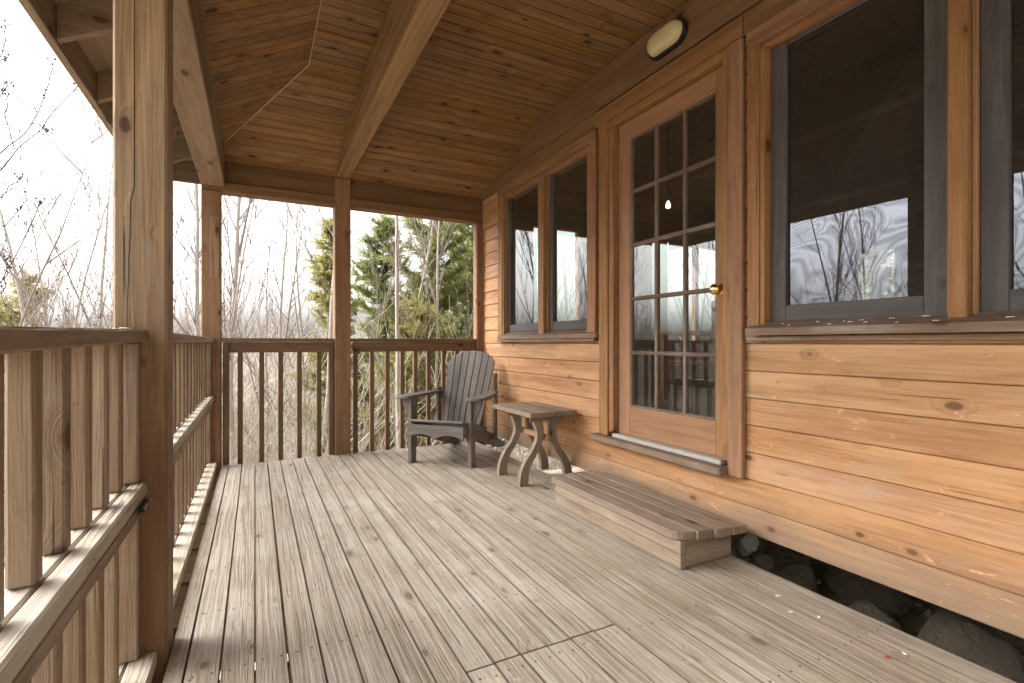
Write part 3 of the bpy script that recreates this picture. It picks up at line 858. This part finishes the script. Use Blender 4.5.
# ------------------------------------------------------------------ step below the door
sp = empty('wooden_step', (1.87, 2.16, 0), 0, label='low worn wooden step with four tread boards below the glazed door', cat='step')
SP = Matrix.Translation((-1.87, -2.16, 0))
def spart(nm, fn, mt='step'):
    m = MB(); fn(m); return m.build(nm, W[mt], sp)
tx = [1.672, 1.766, 1.860, 1.954, 2.044]
for i in range(4):
    a, b = tx[i] + .0015, tx[i + 1] - .0015
    e0 = 1.60 + (.030, .004, -.018, -.030)[i]; e1 = 2.715
    if i == 0: poly = [(a, e0 + .04), (a + .012, e0 + .018), (a + .035, e0 + .002), (b, e0 - .012), (b, e1), (a + .02, e1), (a, e1 - .02)]
    else: poly = [(a, e0), (b, e0 - .006), (b, e1), (a, e1)]
    m = MB(); m.prism(poly, .132 + rng.uniform(0, .002), .171 + rng.uniform(0, .002), SP, 'y'); m.build('tread_board', W['step'], sp, bevel=.004)
spart('riser', lambda m: (m.box((1.694, 1.636, .068), (1.726, 2.685, .131), 'y', .003, 0, SP), m.box((1.694, 1.636, .003), (1.726, 2.685, .0655), 'y', .003, 0, SP)))
spart('side_board', lambda m: m.box((1.727, 1.640, .003), (2.03, 1.676, .131), 'x', .003, 0, SP))
spart('side_board', lambda m: m.box((1.727, 2.645, .003), (2.03, 2.68, .131), 'x', .003, 0, SP))

# ------------------------------------------------------------------ side table with curved legs
tb = empty('side_table', (1.893, 3.32, 0), 0, label='small weathered wooden side table with curved legs beside the grey armchair', cat='side table')
m = MB()
for i in range(4):
    a = -.195 + i * .0975
    m.box((a + .001, -.31, .495), (a + .0965, .31, .530), 'y', .004)
m.build('tabletop', W['table'], tb)
def curved_leg(sx):
    # outline in local (x, z): leaves the top near the middle and sweeps outwards
    cl = [(.085, .494), (.070, .44), (.055, .38), (.062, .31), (.100, .235), (.150, .165), (.182, .09), (.190, .0)]
    # smooth the centre line
    P = []
    for i in range(len(cl) - 1):
        p0 = cl[max(i - 1, 0)]; p1 = cl[i]; p2 = cl[i + 1]; p3 = cl[min(i + 2, len(cl) - 1)]
        for k in range(4):
            t = k / 4
            P.append(tuple(.5 * ((2 * p1[j]) + (-p0[j] + p2[j]) * t + (2 * p0[j] - 5 * p1[j] + 4 * p2[j] - p3[j]) * t * t + (-p0[j] + 3 * p1[j] - 3 * p2[j] + p3[j]) * t ** 3) for j in (0, 1)))
    P.append(cl[-1]); A = []; B = []
    for i, p in enumerate(P):
        a = P[max(i - 1, 0)]; b = P[min(i + 1, len(P) - 1)]
        dx, dz = b[0] - a[0], b[1] - a[1]; L = math.hypot(dx, dz)
        nx, nz = -dz / L, dx / L
        if i in (0, len(P) - 1): nx, nz = 1, 0
        h = .030 + .006 * math.cos(i / len(P) * 6)
        A.append((p[0] + nx * h, p[1] + nz * h)); B.append((p[0] - nx * h, p[1] - nz * h))
    poly = A + B[::-1]
    poly = [(sx * q[0], q[1]) for q in poly]
    ar = sum(poly[i][0] * poly[(i + 1) % len(poly)][1] - poly[(i + 1) % len(poly)][0] * poly[i][1] for i in range(len(poly)))
    return poly if ar > 0 else poly[::-1]
for ty in (-.19, .15):
    for sx in (-1, 1):
        m = MB()
        Mx = Matrix.Translation((0, ty + .02, 0)) @ Matrix.Rotation(R(90), 4, 'X')
        m.prism(curved_leg(sx), 0, .04, Mx, 'y'); m.build('leg', W['table'], tb, bevel=.004)
    m = MB(); m.box((-.15, ty - .03, .455), (.15, ty - .004 - .02 + .004, .494), 'x', .003); m.build('cross_rail', W['table'], tb)
m = MB(); m.box((-.018, -.235, .31), (.018, .19, .35), 'y', .005); m.build('stretcher', W['door'], tb)

# ------------------------------------------------------------------ grey slatted armchair
ch = empty('garden_armchair', (1.391, 3.99, 0), R(-45.2), label='grey weathered slatted wooden garden armchair with wide arms and fan back', cat='armchair')
def cpt(nm, m, bevel=.003): return m.build(nm, W['chair'], ch, bevel=bevel)
for sx in (-1, 1):
    m = MB(); m.box((sx * .275 - .016, -.045, .001), (sx * .275 + .016, .045, .548), 'z', .003); cpt('leg', m, 0)
    # stringer / rear leg, long board sloping to the floor at the back
    m = MB()
    MY = Matrix(((0, 0, 1, 0), (1, 0, 0, 0), (0, 1, 0, 0), (0, 0, 0, 1)))   # local xy -> YZ, z -> X
    poly = [(-.098, .25), (-.02, .235), (.30, .155), (.62, .045), (.80, 0), (.90, 0), (.90, .03), (.62, .150), (.30, .275), (.02, .345), (-.098, .343)]
    x0 = sx * .246 - .0125
    m.prism(poly, x0, x0 + .025, MY, 'x'); cpt('side_rail', m)
    # upright behind the arm
    m = MB(); m.box((sx * .285 - .014, .50, .13), (sx * .285 + .014, .57, .74 if sx > 0 else .60), 'z', .003); cpt('rear_upright', m, 0)
    # arm
    inner, outer = .175, .345
    P = [(.252, -.06), (.262, -.085), (.29, -.10), (.335, -.10), (.375, -.088), (.395, -.055), (.398, 0), (.388, .12), (.362, .28), (.325, .50), (.305, .58), (.25, .58), (.245, .40), (.250, .20), (.252, .06)]
    P = [(sx * a, b) for a, b in P]
    if sx < 0: P = P[::-1]
    m = MB(); m.prism(P, .549, .574, None, 'y'); cpt('arm', m, .005)
    # curved bracket under the arm
    m = MB()
    poly = [(.0, .548), (.0, .36), (.02, .37), (.035, .42), (.06, .48), (.085, .548)]
    MB_ = Matrix.Translation((sx * .2915, 0, 0)) @ (Matrix(((1, 0, 0, 0), (0, 0, -1, 0), (0, 1, 0, 0), (0, 0, 0, 1))))
    pl = [(sx * a, b) for a, b in poly]
    if sx > 0: pl = pl[::-1]
    m.prism(pl, -.013, .013, MB_, 'y'); cpt('bracket', m, .002)
# scalloped front apron
top = [(-.262, .368), (.262, .368)]
sc = []
for i in range(33):
    t = i / 32; x = -.254 + .508 * t
    z = .228 + .040 * abs(math.sin(t * math.pi * 2)) ** .7
    sc.append((x, z))
poly = sc + [(.254, .345), (-.254, .345)]
m = MB(); MX = Matrix(((1, 0, 0, 0), (0, 0, -1, 0), (0, 1, 0, 0), (0, 0, 0, 1)))
m.prism(poly, .100, .122, MX, 'x'); cpt('front_apron', m)
# seat slats
def seatz(y): return .353 + .012 * math.cos(min(1, (y + .125) / .12) * math.pi) - max(0, y - .02) * .27
ys = -.128
for i in range(7):
    w = .078; y0, y1 = ys, ys + w
    z0, z1 = seatz(y0) + .006, seatz(y1) + .006
    ang = math.atan2(z1 - z0, w)
    M_ = Matrix.Translation((0, y0, z0)) @ Matrix.Rotation(ang, 4, 'X')
    m = MB(); m.box((-.254, 0, 0), (.254, w - .006, .020), 'x', .004, 0, M_); cpt('seat_slat', m, 0); ys += w + .002
# back: seven tapering slats fanning out to a rounded top
lean = R(24); hb = .80
MBk = Matrix.Translation((0, .385, .205)) @ Matrix.Rotation(-lean, 4, 'X') @ Matrix(((1, 0, 0, 0), (0, 0, -1, 0), (0, 1, 0, 0), (0, 0, 0, 1)))
def topz(x): return .655 + math.sqrt(max(0, .246 ** 2 - x * x)) * .62
NB = 7
for i in range(NB):
    u0, u1 = -.5 + i / NB, -.5 + (i + 1) / NB
    bw, tw = .37, .50
    g = .0035
    bl, br = u0 * bw + g, u1 * bw - g
    P = [(bl, 0), (br, 0)]
    xr = u1 * tw - g; xl = u0 * tw + g
    zr = topz(min(abs(xr), .242)); zl = topz(min(abs(xl), .242))
    P.append((bl * 0 + br + (xr - br) * (zr / .8), zr))
    for k in range(1, 5):
        x = xr + (xl - xr) * k / 5; P.append((x, topz(min(abs(x), .242))))
    P.append((bl + (xl - bl) * (zl / .8), zl))
    m = MB(); m.prism(P, -.010, .010, MBk, 'y'); cpt('back_slat', m, .003)
def bk(z, w0): 
    m = MB(); m.box((-w0, z - .035, -.036), (w0, z + .035, -.012), 'x', .003, 0, MBk); cpt('back_rail', m, 0)
bk(.05, .19); bk(.36, .272); bk(.60, .20)

# ------------------------------------------------------------------ flakes, leaf, shells
def flake(x, y, z, r, label, mat='flake', cat='paint flake', name='paint_flake', grp='pale flakes on the window sill'):
    m = MB(); n = 7; vs = []; a0 = rng.uniform(0, 6)
    e = rng.uniform(.45, .8)
    for h in (0, .0025):
        for k in range(n):
            t = 2 * math.pi * k / n; q = r * rng.uniform(.7, 1.15)
            u, v = q * math.cos(t), q * e * math.sin(t)
            vs.append((u * math.cos(a0) - v * math.sin(a0), u * math.sin(a0) + v * math.cos(a0), h + rng.uniform(0, .002)))
    fs = [list(range(n))[::-1], [n + k for k in range(n)]] + [[k, (k + 1) % n, n + (k + 1) % n, n + k] for k in range(n)]
    m.add(vs, fs)
    tag(m.build(name, W[mat], None, (x, y, z)), label, cat, grp)
zs = lambda x: 1.0875 + (x - 2.037) * .3245
SF = 'small pale flake lying on the wide window sill nearest the camera'
for (x, y, r) in [(2.09, 1.42, .010), (2.06, 1.37, .011), (2.10, 1.27, .009), (2.06, 1.20, .008), (2.09, 1.16, .012), (2.08, 1.13, .015), (2.10, 1.10, .013), (2.07, 1.07, .008), (2.11, 1.00, .010), (2.05, .955, .011), (2.12, .90, .013), (2.06, .845, .010), (2.07, .66, .012), (2.055, .60, .007)]:
    flake(x, y, zs(x), r, SF)
for (x, y, r) in [(1.87, 1.29, .012), (1.80, 1.19, .010), (1.86, 1.12, .010), (1.89, .86, .010)]:
    flake(x, y, .0015, r, 'small pale flake lying on the deck boards near the gap by the wall', grp='pale flakes on the deck')
flake(1.82, .875, .0015, .011, 'small red brown leaf on the deck near the gap by the wall', 'redleaf', 'leaf', 'fallen_leaf', None)
for i, (x, y, r) in enumerate([(-.335, 1.79, .018), (-.36, 1.84, .016)]):
    flake(x, y, 1.0605, r, ['larger pale shell fragment on the left railing beside the foreground post', 'smaller pale shell fragment on the left railing touching the foreground post'][i], 'flake', 'shell', 'shell_fragment', None)

# ------------------------------------------------------------------ rocks under the cabin edge
def rock(x, y, r, label, sz=(1, 1, .7), seed=1, pale=False, zc=None):
    rr = random.Random(seed); m = MB()
    nu, nv = 36, 22; vs = [];
    ph = [(rr.uniform(-1, 1), rr.uniform(-1, 1), rr.uniform(-1, 1), rr.uniform(.55, .85)) for _ in range(20)]
    for j in range(nv + 1):
        for i in range(nu):
            a = 2 * math.pi * i / nu; b = math.pi * j / nv
            d = Vector((math.sin(b) * math.cos(a), math.sin(b) * math.sin(a), math.cos(b)))
            k = 1.
            for p in ph:                      # facets: cut the ball with random planes
                q = Vector(p[:3]).normalized(); e = d.dot(q)
                if e > 0: k = min(k, p[3] / e)
            k *= 1 + .02 * math.sin(9 * d.x + 7 * d.y + seed) + .015 * math.sin(33 * d.z - 21 * d.y + seed) + .012 * math.sin(47 * d.x + 33 * d.z)
            vs.append((d.x * r * k * sz[0], d.y * r * k * sz[1], d.z * r * k * sz[2]))
    fs = [[j * nu + i, (j + 1) * nu + i, (j + 1) * nu + (i + 1) % nu, j * nu + (i + 1) % nu] for j in range(nv) for i in range(nu)]
    m.add(vs, fs, None, .5, 0, False)
    z = ground_z(x, y) + r * sz[2] * .45 if zc is None else zc
    return tag(m.build('rock', W['rock'] if not pale else W['palerock'], None, (x, y, z)), label, 'rock', 'rocks in the gap under the cabin wall')
W['palerock'] = plain('pale_stone', (.60, .56, .50), .85, 0, .2, 12)
rock(2.44, 1.86, .085, 'pale grey flat stone leaning just right of the step under the cabin wall', (1, .8, .9), 3, True, -.09)
rock(2.36, 1.70, .06, 'small grey rounded stone right of the pale flat stone under the wall', (1, 1, .8), 4, False, -.12)
RK = [(2.60, 1.72, .19, 'mossy brown rock under the wall just right of the two small pale stones'),
      (2.90, 1.50, .20, 'dark rock deep in the shade behind the mossy brown rock'),
      (2.62, 1.34, .17, 'angular brown rock under the wall between the mossy rock and the middle of the gap'),
      (2.85, 1.05, .22, 'largest brown rock in the shade in the middle of the gap'),
      (2.48, 1.06, .15, 'brown rock near the deck edge in front of the largest rock'),
      (2.60, .76, .18, 'angular dark rock right of the largest rock under the wall'),
      (2.45, .52, .14, 'small dark rock under the wall near the right edge of the photo'),
      (2.95, .62, .2, 'dark rock far back in the shade near the right edge of the photo'),
      (2.9, 2.3, .22, 'dark rock under the floor behind the wooden step'),
      (2.40, 1.47, .085, 'fist sized rock by the deck edge beside the angular brown rock'),
      (2.36, 1.22, .07, 'smallest rock in the gap, half buried by the deck edge')]
for i, (x, y, r, lb) in enumerate(RK): rock(x, y, r, lb, (1.15, 1, .8), 20 + i)
rr = random.Random(9); m = MB()
for k in range(420):
    x, y = rr.uniform(2.1, 3.4), rr.uniform(.1, 2.6); z = ground_z(x, y) + rr.uniform(.0, .03); a = rr.uniform(0, 6.28); L = rr.uniform(.02, .06)
    if rr.random() < .25: L *= 4; q = .003
    else: q = L * .35
    d = Vector((math.cos(a), math.sin(a), rr.uniform(-.2, .35))); e = Vector((-math.sin(a), math.cos(a), rr.uniform(-.3, .3)))
    c = Vector((x, y, z))
    m.add([c - d * L / 2, c + e * q, c + d * L / 2, c - e * q], [[0, 1, 2, 3]], None, rr.random())
tag(m.build('leaf_debris', W['brush']), 'dry leaves and bits of twig scattered between the rocks under the wall', 'debris', kind='stuff')

# ------------------------------------------------------------------ vegetation
def wander(p, d, L, n, rr, wob, up=0.):
    pts = [Vector(p)]; d = Vector(d).normalized()
    for i in range(n):
        d = (d + Vector((rr.uniform(-wob, wob), rr.uniform(-wob, wob), rr.uniform(-wob, wob) + up))).normalized()
        pts.append(pts[-1] + d * (L / n))
    return pts
def bare_tree(x, y, h, r0, seed, label, lean=(0, 0), nb=16, fork=None, buds=0, spread=.9, mat='bark', top=None):
    rr = random.Random(seed); z0 = ground_z(x, y) - .1
    t = empty('bare_tree', (x, y, z0), 0, label=label, cat='tree', group='bare trees beyond the porch railing')
    T = MB(); C = MB()
    trunk = wander((0, 0, 0), (lean[0], lean[1], 1), h, 14, rr, .055, .02)
    R0 = [max(.004, r0 * (1 - i / 15.) ** .8) for i in range(15)]
    T.tube(trunk, R0, 7)
    def branch(p, d, L, r, lvl):
        pts = wander(p, d, L, 6, rr, .11, .09)
        C.tube(pts, [max(.0026, r * (1 - i / 7)) for i in range(7)], 4 if lvl else 5, cap=False)
        if lvl < 2 and L > .35:
            for k in range(rr.randint(3, 5) if lvl == 0 else rr.randint(1, 3)):
                i = rr.randint(2, 5); q = pts[i]; dd = (pts[i] - pts[i - 1]).normalized()
                sd = Vector((rr.uniform(-1, 1), rr.uniform(-1, 1), rr.uniform(-.3, .8)))
                branch(q, dd * 1.1 + sd * .6, L * rr.uniform(.3, .55), r * .5, lvl + 1)
        if rr.random() < buds:
            for k in range(3):
                e = pts[-1] + Vector((rr.uniform(-.02, .02), rr.uniform(-.02, .02), rr.uniform(-.05, .02)))
                s = rr.uniform(.004, .009)
                C.add([e + Vector(v) * s for v in ((1, 0, 0), (0, 1, 0), (-1, 0, 0), (0, -1, 0), (0, 0, 1.4), (0, 0, -1.4))],
                      [[0, 1, 4], [1, 2, 4], [2, 3, 4], [3, 0, 4], [1, 0, 5], [2, 1, 5], [3, 2, 5], [0, 3, 5]], None, .5, 1)
    if fork:
        i = int(fork[0] * 14); p = trunk[i]
        pts = wander(p, (fork[1], fork[2], 1.2), h * (1 - fork[0]) * .95, 10, rr, .06, .03)
        C.tube(pts, [max(.004, R0[i] * .7 * (1 - k / 11)) for k in range(11)], 6)
        for k in range(6):
            i2 = rr.randint(2, 9); a = rr.uniform(0, 6.28)
            branch(pts[i2], (math.cos(a) * spread, math.sin(a) * spread, .9), h * .12, .008, 1)
    for k in range(nb):
        f = rr.uniform(.22, .97); i = min(13, int(f * 14)); u = f * 14 - i
        p = trunk[i].lerp(trunk[i + 1], u); a = rr.uniform(0, 2 * math.pi)
        branch(p, (math.cos(a) * spread, math.sin(a) * spread, rr.uniform(.9, 2.0)), h * .22 * (1.25 - f) + .25, R0[i] * .30 + .0015, 0)
    T.build('trunk', W[mat], t); C.build('crown', [W['twig'], W['bud']], t)
    return t
def at(px, d):   # map bearing (degrees off the deck direction) and distance to ground x, y
    a = R(px); return math.sin(a) * d, math.cos(a) * d
# bearings: 0 = straight along the deck, positive towards the cabin wall
TREES = [
    (-18.2, 6.0, 6.0, .030, 11, 'slender bare tree at the far left, forked low, with buds on its twigs', (-.03, .02), 16, (.45, .3, .1), .5),
    (-15.5, 8.5, 6.6, .035, 12, 'thin taller bare tree with a straight trunk left of the foreground post', (0, 0), 18, None, .35),
    (-16.9, 7.5, 5.6, .028, 24, 'short bare sapling low at the left edge of the photo', (.05, 0), 26, (.35, .3, .1), .1),
    (-14.3, 9.5, 6.0, .030, 25, 'bare sapling with many upright twigs just right of the thin taller tree', (0, 0), 28, (.3, -.3, .1), .1),
    (-12.9, 8.0, 5.4, .028, 26, 'bare twiggy sapling midway between the thin taller tree and the foreground post', (.03, 0), 28, (.35, .3, .1), .1),
    (-11.9, 10, 6.8, .04, 13, 'bare grey tree close to the left edge of the foreground post', (.05, 0), 18, (.5, -.3, 0), .2),
    (-5.2, 9.0, 9.2, .045, 14, 'tall straight bare tree between the foreground post and the corner post', (0, 0), 20, None, .3),
    (-6.4, 7.0, 5.8, .028, 15, 'leaning bare sapling just right of the foreground post', (.07, 0), 16, (.4, .3, .1), .2),
    (-1.8, 8.0, 8.0, .050, 16, 'forked bare tree just right of the corner post', (.02, 0), 12, (.62, .35, 0), .0),
    (1.2, 9.5, 5.6, .035, 17, 'short bushy bare tree in the left half of the far opening', (0, 0), 24, (.4, -.3, 0), .1),
    (2.9, 8.5, 6.0, .045, 18, 'pale smooth bare trunk in the middle of the far opening', (.02, 0), 14, (.5, .28, 0), .0),
    (4.4, 10.5, 6.6, .040, 19, 'crooked bare tree left of the tall forked one in the far opening', (.04, 0), 20, (.55, -.2, .1), .0),
    (5.6, 8.3, 9.5, .055, 20, 'tall forked bare tree beside the middle post in the far opening', (.0, 0), 14, (.70, .16, 0), .0),
    (14.8, 6.6, 9.5, .032, 21, 'slender pale trunk in front of the evergreens right of the middle post', (.0, 0), 12, None, .0),
    (12.2, 7.6, 6.5, .026, 22, 'curving bare sapling left of the slender pale trunk', (.05, 0), 18, (.4, .3, 0), .0),
    (17.8, 7.2, 7.0, .024, 23, 'curving bare sapling in front of the large evergreen behind the armchair', (.06, 0), 18, (.45, -.25, 0), .0),
]
for b, d, h, r0, sd, lb, ln, nb, fk, bd in TREES:
    x, y = at(b, d); bare_tree(x, y, h, r0, sd, lb, ln, nb, fk, bd)
# trees whose image only shows in the window glass (left of the porch)
for i, (x, y, h) in enumerate([(-6.2, 1.6, 8.0), (-8.0, 3.6, 8.6), (-7.2, -1.2, 8.2), (-9.5, .4, 9.0), (-7.0, 6.4, 8.), (-10, 7.5, 9), (-9, -4, 9)]):
    bare_tree(x, y, h, .05, 60 + i, ['bare tree left of the deck, mirrored in the wide window', 'bare tree left of the deck, mirrored in the right door panes', 'bare tree left of the deck behind the camera', 'tall bare tree far left of the deck, mirrored in the wide window',
        'bare tree left of the far corner of the deck', 'tall bare tree in the woods beyond the left railing', 'tall bare tree behind the camera on the left'][i], (0, 0), 26, (.5, .2, .2), .1)

# the tree outside the left edge whose budded branches reach into the picture
t = empty('budded_tree', (-4.3, 2.9, ground_z(-4.3, 2.9) - .1), 0, label='tree off the left edge whose thin budded branches reach in under the eaves', cat='tree')
T = MB(); C = MB(); rr = random.Random(5)
z0 = ground_z(-4.3, 2.9) - .1
T.tube(wander((0, 0, 0), (.05, .05, 1), 7.5, 12, rr, .05), [.07 * (1 - i / 14) for i in range(13)], 8)
def pt(px, py, d):
    r = (px - 512) / 498 * d
    return Vector((d * .4587 + r * .8886 + 4.3, d * .8886 - r * .4587 - 2.9, 1.02 + (343 - py) * d / 498 - z0))
def cluster(e, rr, n=7):
    for k in range(n):
        q = e + Vector((rr.uniform(-.03, .03), rr.uniform(-.03, .03), rr.uniform(-.05, .05))); s = rr.uniform(.006, .012)
        C.add([q + Vector(v) * s for v in ((1, 0, 0), (0, 1, 0), (-1, 0, 0), (0, -1, 0), (0, 0, 1.4), (0, 0, -1.4))],
              [[0, 1, 4], [1, 2, 4], [2, 3, 4], [3, 0, 4], [1, 0, 5], [2, 1, 5], [3, 2, 5], [0, 3, 5]], None, .5, 1)
for chain, r in [(((-260, 330), (-120, 262), (0, 168), (40, 128), (78, 86)), .010), (((-240, 310), (-100, 230), (0, 152), (30, 128), (46, 92), (53, 60)), .008),
                 (((-200, 200), (-90, 100), (-10, 70), (2, 55), (6, 25)), .006), (((-220, 320), (-100, 255), (0, 197), (20, 176)), .007), (((-240, 350), (-110, 290), (0, 229), (18, 212), (23, 203)), .008),
                 (((-200, 200), (-90, 120), (0, 60), (9, 57)), .005), (((-240, 380), (-120, 340), (-5, 305), (5, 285), (8, 262)), .009), (((-5, 290), (20, 250), (40, 200)), .004),
                 (((28, 124), (38, 124), (50, 133)), .003), (((0, 168), (-20, 120), (8, 85)), .004), (((16, 150), (5, 120), (8, 92), (3, 88)), .003)]:
    pts = [pt(a, b, 4.2 + .15 * math.sin(a * .03)) for a, b in chain]
    # resample with wobble
    P = []
    for i in range(len(pts) - 1):
        for k in range(4): P.append(pts[i].lerp(pts[i + 1], k / 4) + Vector((rr.uniform(-.01, .01), rr.uniform(-.01, .01), rr.uniform(-.01, .01))))
    P.append(pts[-1])
    C.tube(P, [max(.0045, 1.15 * r * (1 - i / len(P))) for i in range(len(P))], 5, cap=False)
    cluster(pts[-1], rr)
    if len(pts) > 3: cluster(P[-5], rr, 3)
T.build('trunk', W['bark'], t); C.build('branches', [W['darktwig'], W['bud']], t)

def cedar(x, y, h, rad, seed, label, mat='cedar', dens=1., z_from=.12):
    rr = random.Random(seed); z0 = ground_z(x, y) - .1
    t = empty('evergreen_tree', (x, y, z0), 0, label=label, cat='tree', group='feathery evergreens beyond the porch')
    T = MB(); F = MB()
    tr = wander((0, 0, 0), (0, 0, 1), h, 10, rr, .02)
    T.tube(tr, [.09 * (1 - i / 11) + .006 for i in range(11)], 8)
    nl = int(h * 17 * dens)
    for k in range(nl):
        f = z_from + (1 - z_from) * (k + rr.random()) / nl
        L = rad * (1 - f) ** .7 * rr.uniform(.55, 1.12) + .12
        a = rr.uniform(0, 6.283); p = tr[0].lerp(tr[-1], f)
        droop = rr.uniform(-.25, .25)
        limb = wander(p, (math.cos(a), math.sin(a), .35 + droop), L, 6, rr, .16, .08)
        T.tube(limb, [max(.003, .016 * (1 - i / 7)) for i in range(7)], 4, cap=False)
        tone = rr.random() * .55
        for i in range(1, 7):
            nn = int(4 + 5.5 * L * dens)
            for q in range(nn):
                c = limb[i].lerp(limb[i - 1], rr.random())
                d0 = (limb[i] - limb[i - 1]).normalized()
                sd = Vector((rr.uniform(-1, 1), rr.uniform(-1, 1), rr.uniform(-.5, .6)))
                d = (d0 * .6 + sd).normalized(); ll = rr.uniform(.12, .26)
                # a spray: a small stem carrying flat leaf fingers on both sides
                nrm = d.cross(Vector((rr.uniform(-1, 1), rr.uniform(-1, 1), rr.uniform(-1, 1)))).normalized()
                tn = min(1, max(0, tone + rr.uniform(-.1, .5)))
                for g in range(5):
                    b = c + d * ll * g / 5
                    for sg in (-1, 1):
                        e = b + (d * .8 + nrm * sg * .75) * ll * rr.uniform(.28, .42)
                        w = d.cross(nrm) * .012 + nrm * .010
                        b2 = b + d * .022
                        F.add([b, b2 + w, e, b - w * .5], [[0, 1, 2, 3]], None, min(1, tn + g * .04))
    T.build('trunk', W['twig'], t); F.build('crown', W[mat], t)
cx = [(18.0, 9.2, 6.8, 1.9, 31, 'large dark green evergreen filling the right half of the far opening behind the armchair', 'cedar', 1.),
      (13.2, 10.5, 5.9, 1.5, 32, 'yellow green evergreen right of the middle post, left of the largest evergreen', 'cedar', .9),
      (6.9, 9.6, 5.7, .8, 33, 'small thin evergreen peeping out left of the middle post', 'cedar_y', .8),
      (22.5, 10.5, 7.4, 1.5, 34, 'dark evergreen next to the cabin corner at the right of the far opening', 'cedar', .9),
      (16.0, 7.4, 3.2, 1.15, 35, 'low yellow green evergreen seen through the balusters behind the armchair', 'cedar_y', .9),
      (-17.6, 15, 5.0, 1.5, 36, 'yellowish evergreen low at the left edge above the railing', 'cedar_y', .7),
      (10.0, 8.0, 2.6, .8, 37, 'low bushy evergreen seen through the balusters beside the middle post', 'cedar_y', .8)]
for b, d, h, rad, sd, lb, mt, dn in cx:
    x, y = at(b, d); cedar(x, y, h, rad, sd, lb, mt, dn)
cedar(9.6, 4.9, 5.0, 1.3, 42, 'evergreen behind the cabin, seen through the wide window and its small back window', 'cedar', .7)
cedar(5.6, 11.5, 4.6, 1.2, 41, 'evergreen beyond the cabin end, seen through the cabin windows', 'cedar', .7)

# tangled undergrowth and the far wood
def thicket(name, label, n, dmin, dmax, hmin, hmax, seed, mat, stem, bmin=-75, bmax=40, nt_=5):
    rr = random.Random(seed); m = MB()
    for k in range(n):
        b = rr.uniform(bmin, bmax); d = dmin + (dmax - dmin) * rr.random() ** 1.3
        x, y = at(b, d)
        if x > 1.6 and y < 5.5: continue
        if x > -1.0 and y < 6.0: continue
        if name == 'arching_stems' and y < 7.0: continue
        z = ground_z(x, y)
        for s in range(rr.randint(2, 4)):
            h = rr.uniform(hmin, hmax); sc = .6 + d / 22
            L = wander((x + rr.uniform(-.3, .3), y + rr.uniform(-.3, .3), z - .05), (rr.uniform(-.9, .9), rr.uniform(-.9, .9), 1), h, 6, rr, .34, .0)
            c = rr.random()
            m.tube(L, [max(.0035 * sc, stem * sc * (1 - i / 7)) for i in range(7)], 3, 0, c, cap=False, smooth=False)
            for q in range(nt_):
                i = rr.randint(2, 5); dd = (L[i] - L[i - 1]).normalized() + Vector((rr.uniform(-1, 1), rr.uniform(-1, 1), rr.uniform(-.2, .9)))
                m.tube(wander(L[i], dd, h * rr.uniform(.12, .35), 3, rr, .3, .05), [.004 * sc, .0035 * sc, .003 * sc, .002 * sc], 3, 0, c, cap=False, smooth=False)
    tag(m.build(name, W[mat]), label, 'undergrowth', kind='stuff')
thicket('undergrowth', 'tangle of pale dry stems and twigs below and beyond the porch railing', 900, 6.5, 17, 1.5, 3.3, 71, 'brush', .010)
thicket('far_wood', 'hazy mass of bare treetops along the horizon', 1700, 16, 48, 3.2, 6.0, 72, 'brush', .011, -80, 30, 6)
# arching fallen stems close behind the far railing
thicket('arching_stems', 'pale arching bare stems close behind the far railing', 90, 7.2, 9.5, 2.4, 3.8, 73, 'brush', .013, -10, 22, 6)

# ------------------------------------------------------------------ light
SUN_EL, SUN_AZ = 42, -60      # azimuth measured from +Y towards +X
world = bpy.data.worlds.new('World'); scene.world = world; world.use_nodes = True
t = world.node_tree; t.nodes.clear(); n = N(t)
sky = n.new('ShaderNodeTexSky', sky_type='NISHITA'); sky.sun_disc = False
sky.sun_elevation = R(SUN_EL); sky.sun_rotation = R(SUN_AZ)
sky.air_density = 1.6; sky.dust_density = 6.; sky.ozone_density = .6
hs = n.new('ShaderNodeHueSaturation'); hs.inputs['Saturation'].default_value = .12
n.link(sky.outputs[0], hs.inputs['Color'])
bg = n.new('ShaderNodeBackground'); bg.inputs[1].default_value = .15
n.link(hs.outputs[0], bg.inputs[0]); wo = n.new('ShaderNodeOutputWorld'); n.link(bg.outputs[0], wo.inputs[0])
sl_ = bpy.data.lights.new('sun', 'SUN'); sl_.energy = .6; sl_.angle = R(50); sl_.color = (1, .97, .93)
so = bpy.data.objects.new('sun', sl_); COL.objects.link(so)
d = Vector((math.sin(R(SUN_AZ)) * math.cos(R(SUN_EL)), math.cos(R(SUN_AZ)) * math.cos(R(SUN_EL)), math.sin(R(SUN_EL))))
so.rotation_euler = d.to_track_quat('Z', 'Y').to_euler(); so.location = (-5, 8, 12)

# ------------------------------------------------------------------ camera
cam = bpy.data.cameras.new('camera'); co = bpy.data.objects.new('camera', cam); COL.objects.link(co)
cam.sensor_width = 36; cam.lens = 498 / 1024 * 36; cam.clip_end = 2000; cam.clip_start = .05
cam.shift_y = 1.5 / 1024
co.location = (0, 0, 1.02); co.rotation_euler = (R(90), 0, R(-27.3))
scene.camera = co
scene.view_settings.view_transform = 'Standard'; scene.view_settings.look = 'None'
scene.view_settings.exposure = 1.9; scene.view_settings.gamma = 1
scene.cycles.max_bounces = 10; scene.cycles.diffuse_bounces = 5; scene.cycles.transparent_max_bounces = 16
scene.cycles.use_denoising = True
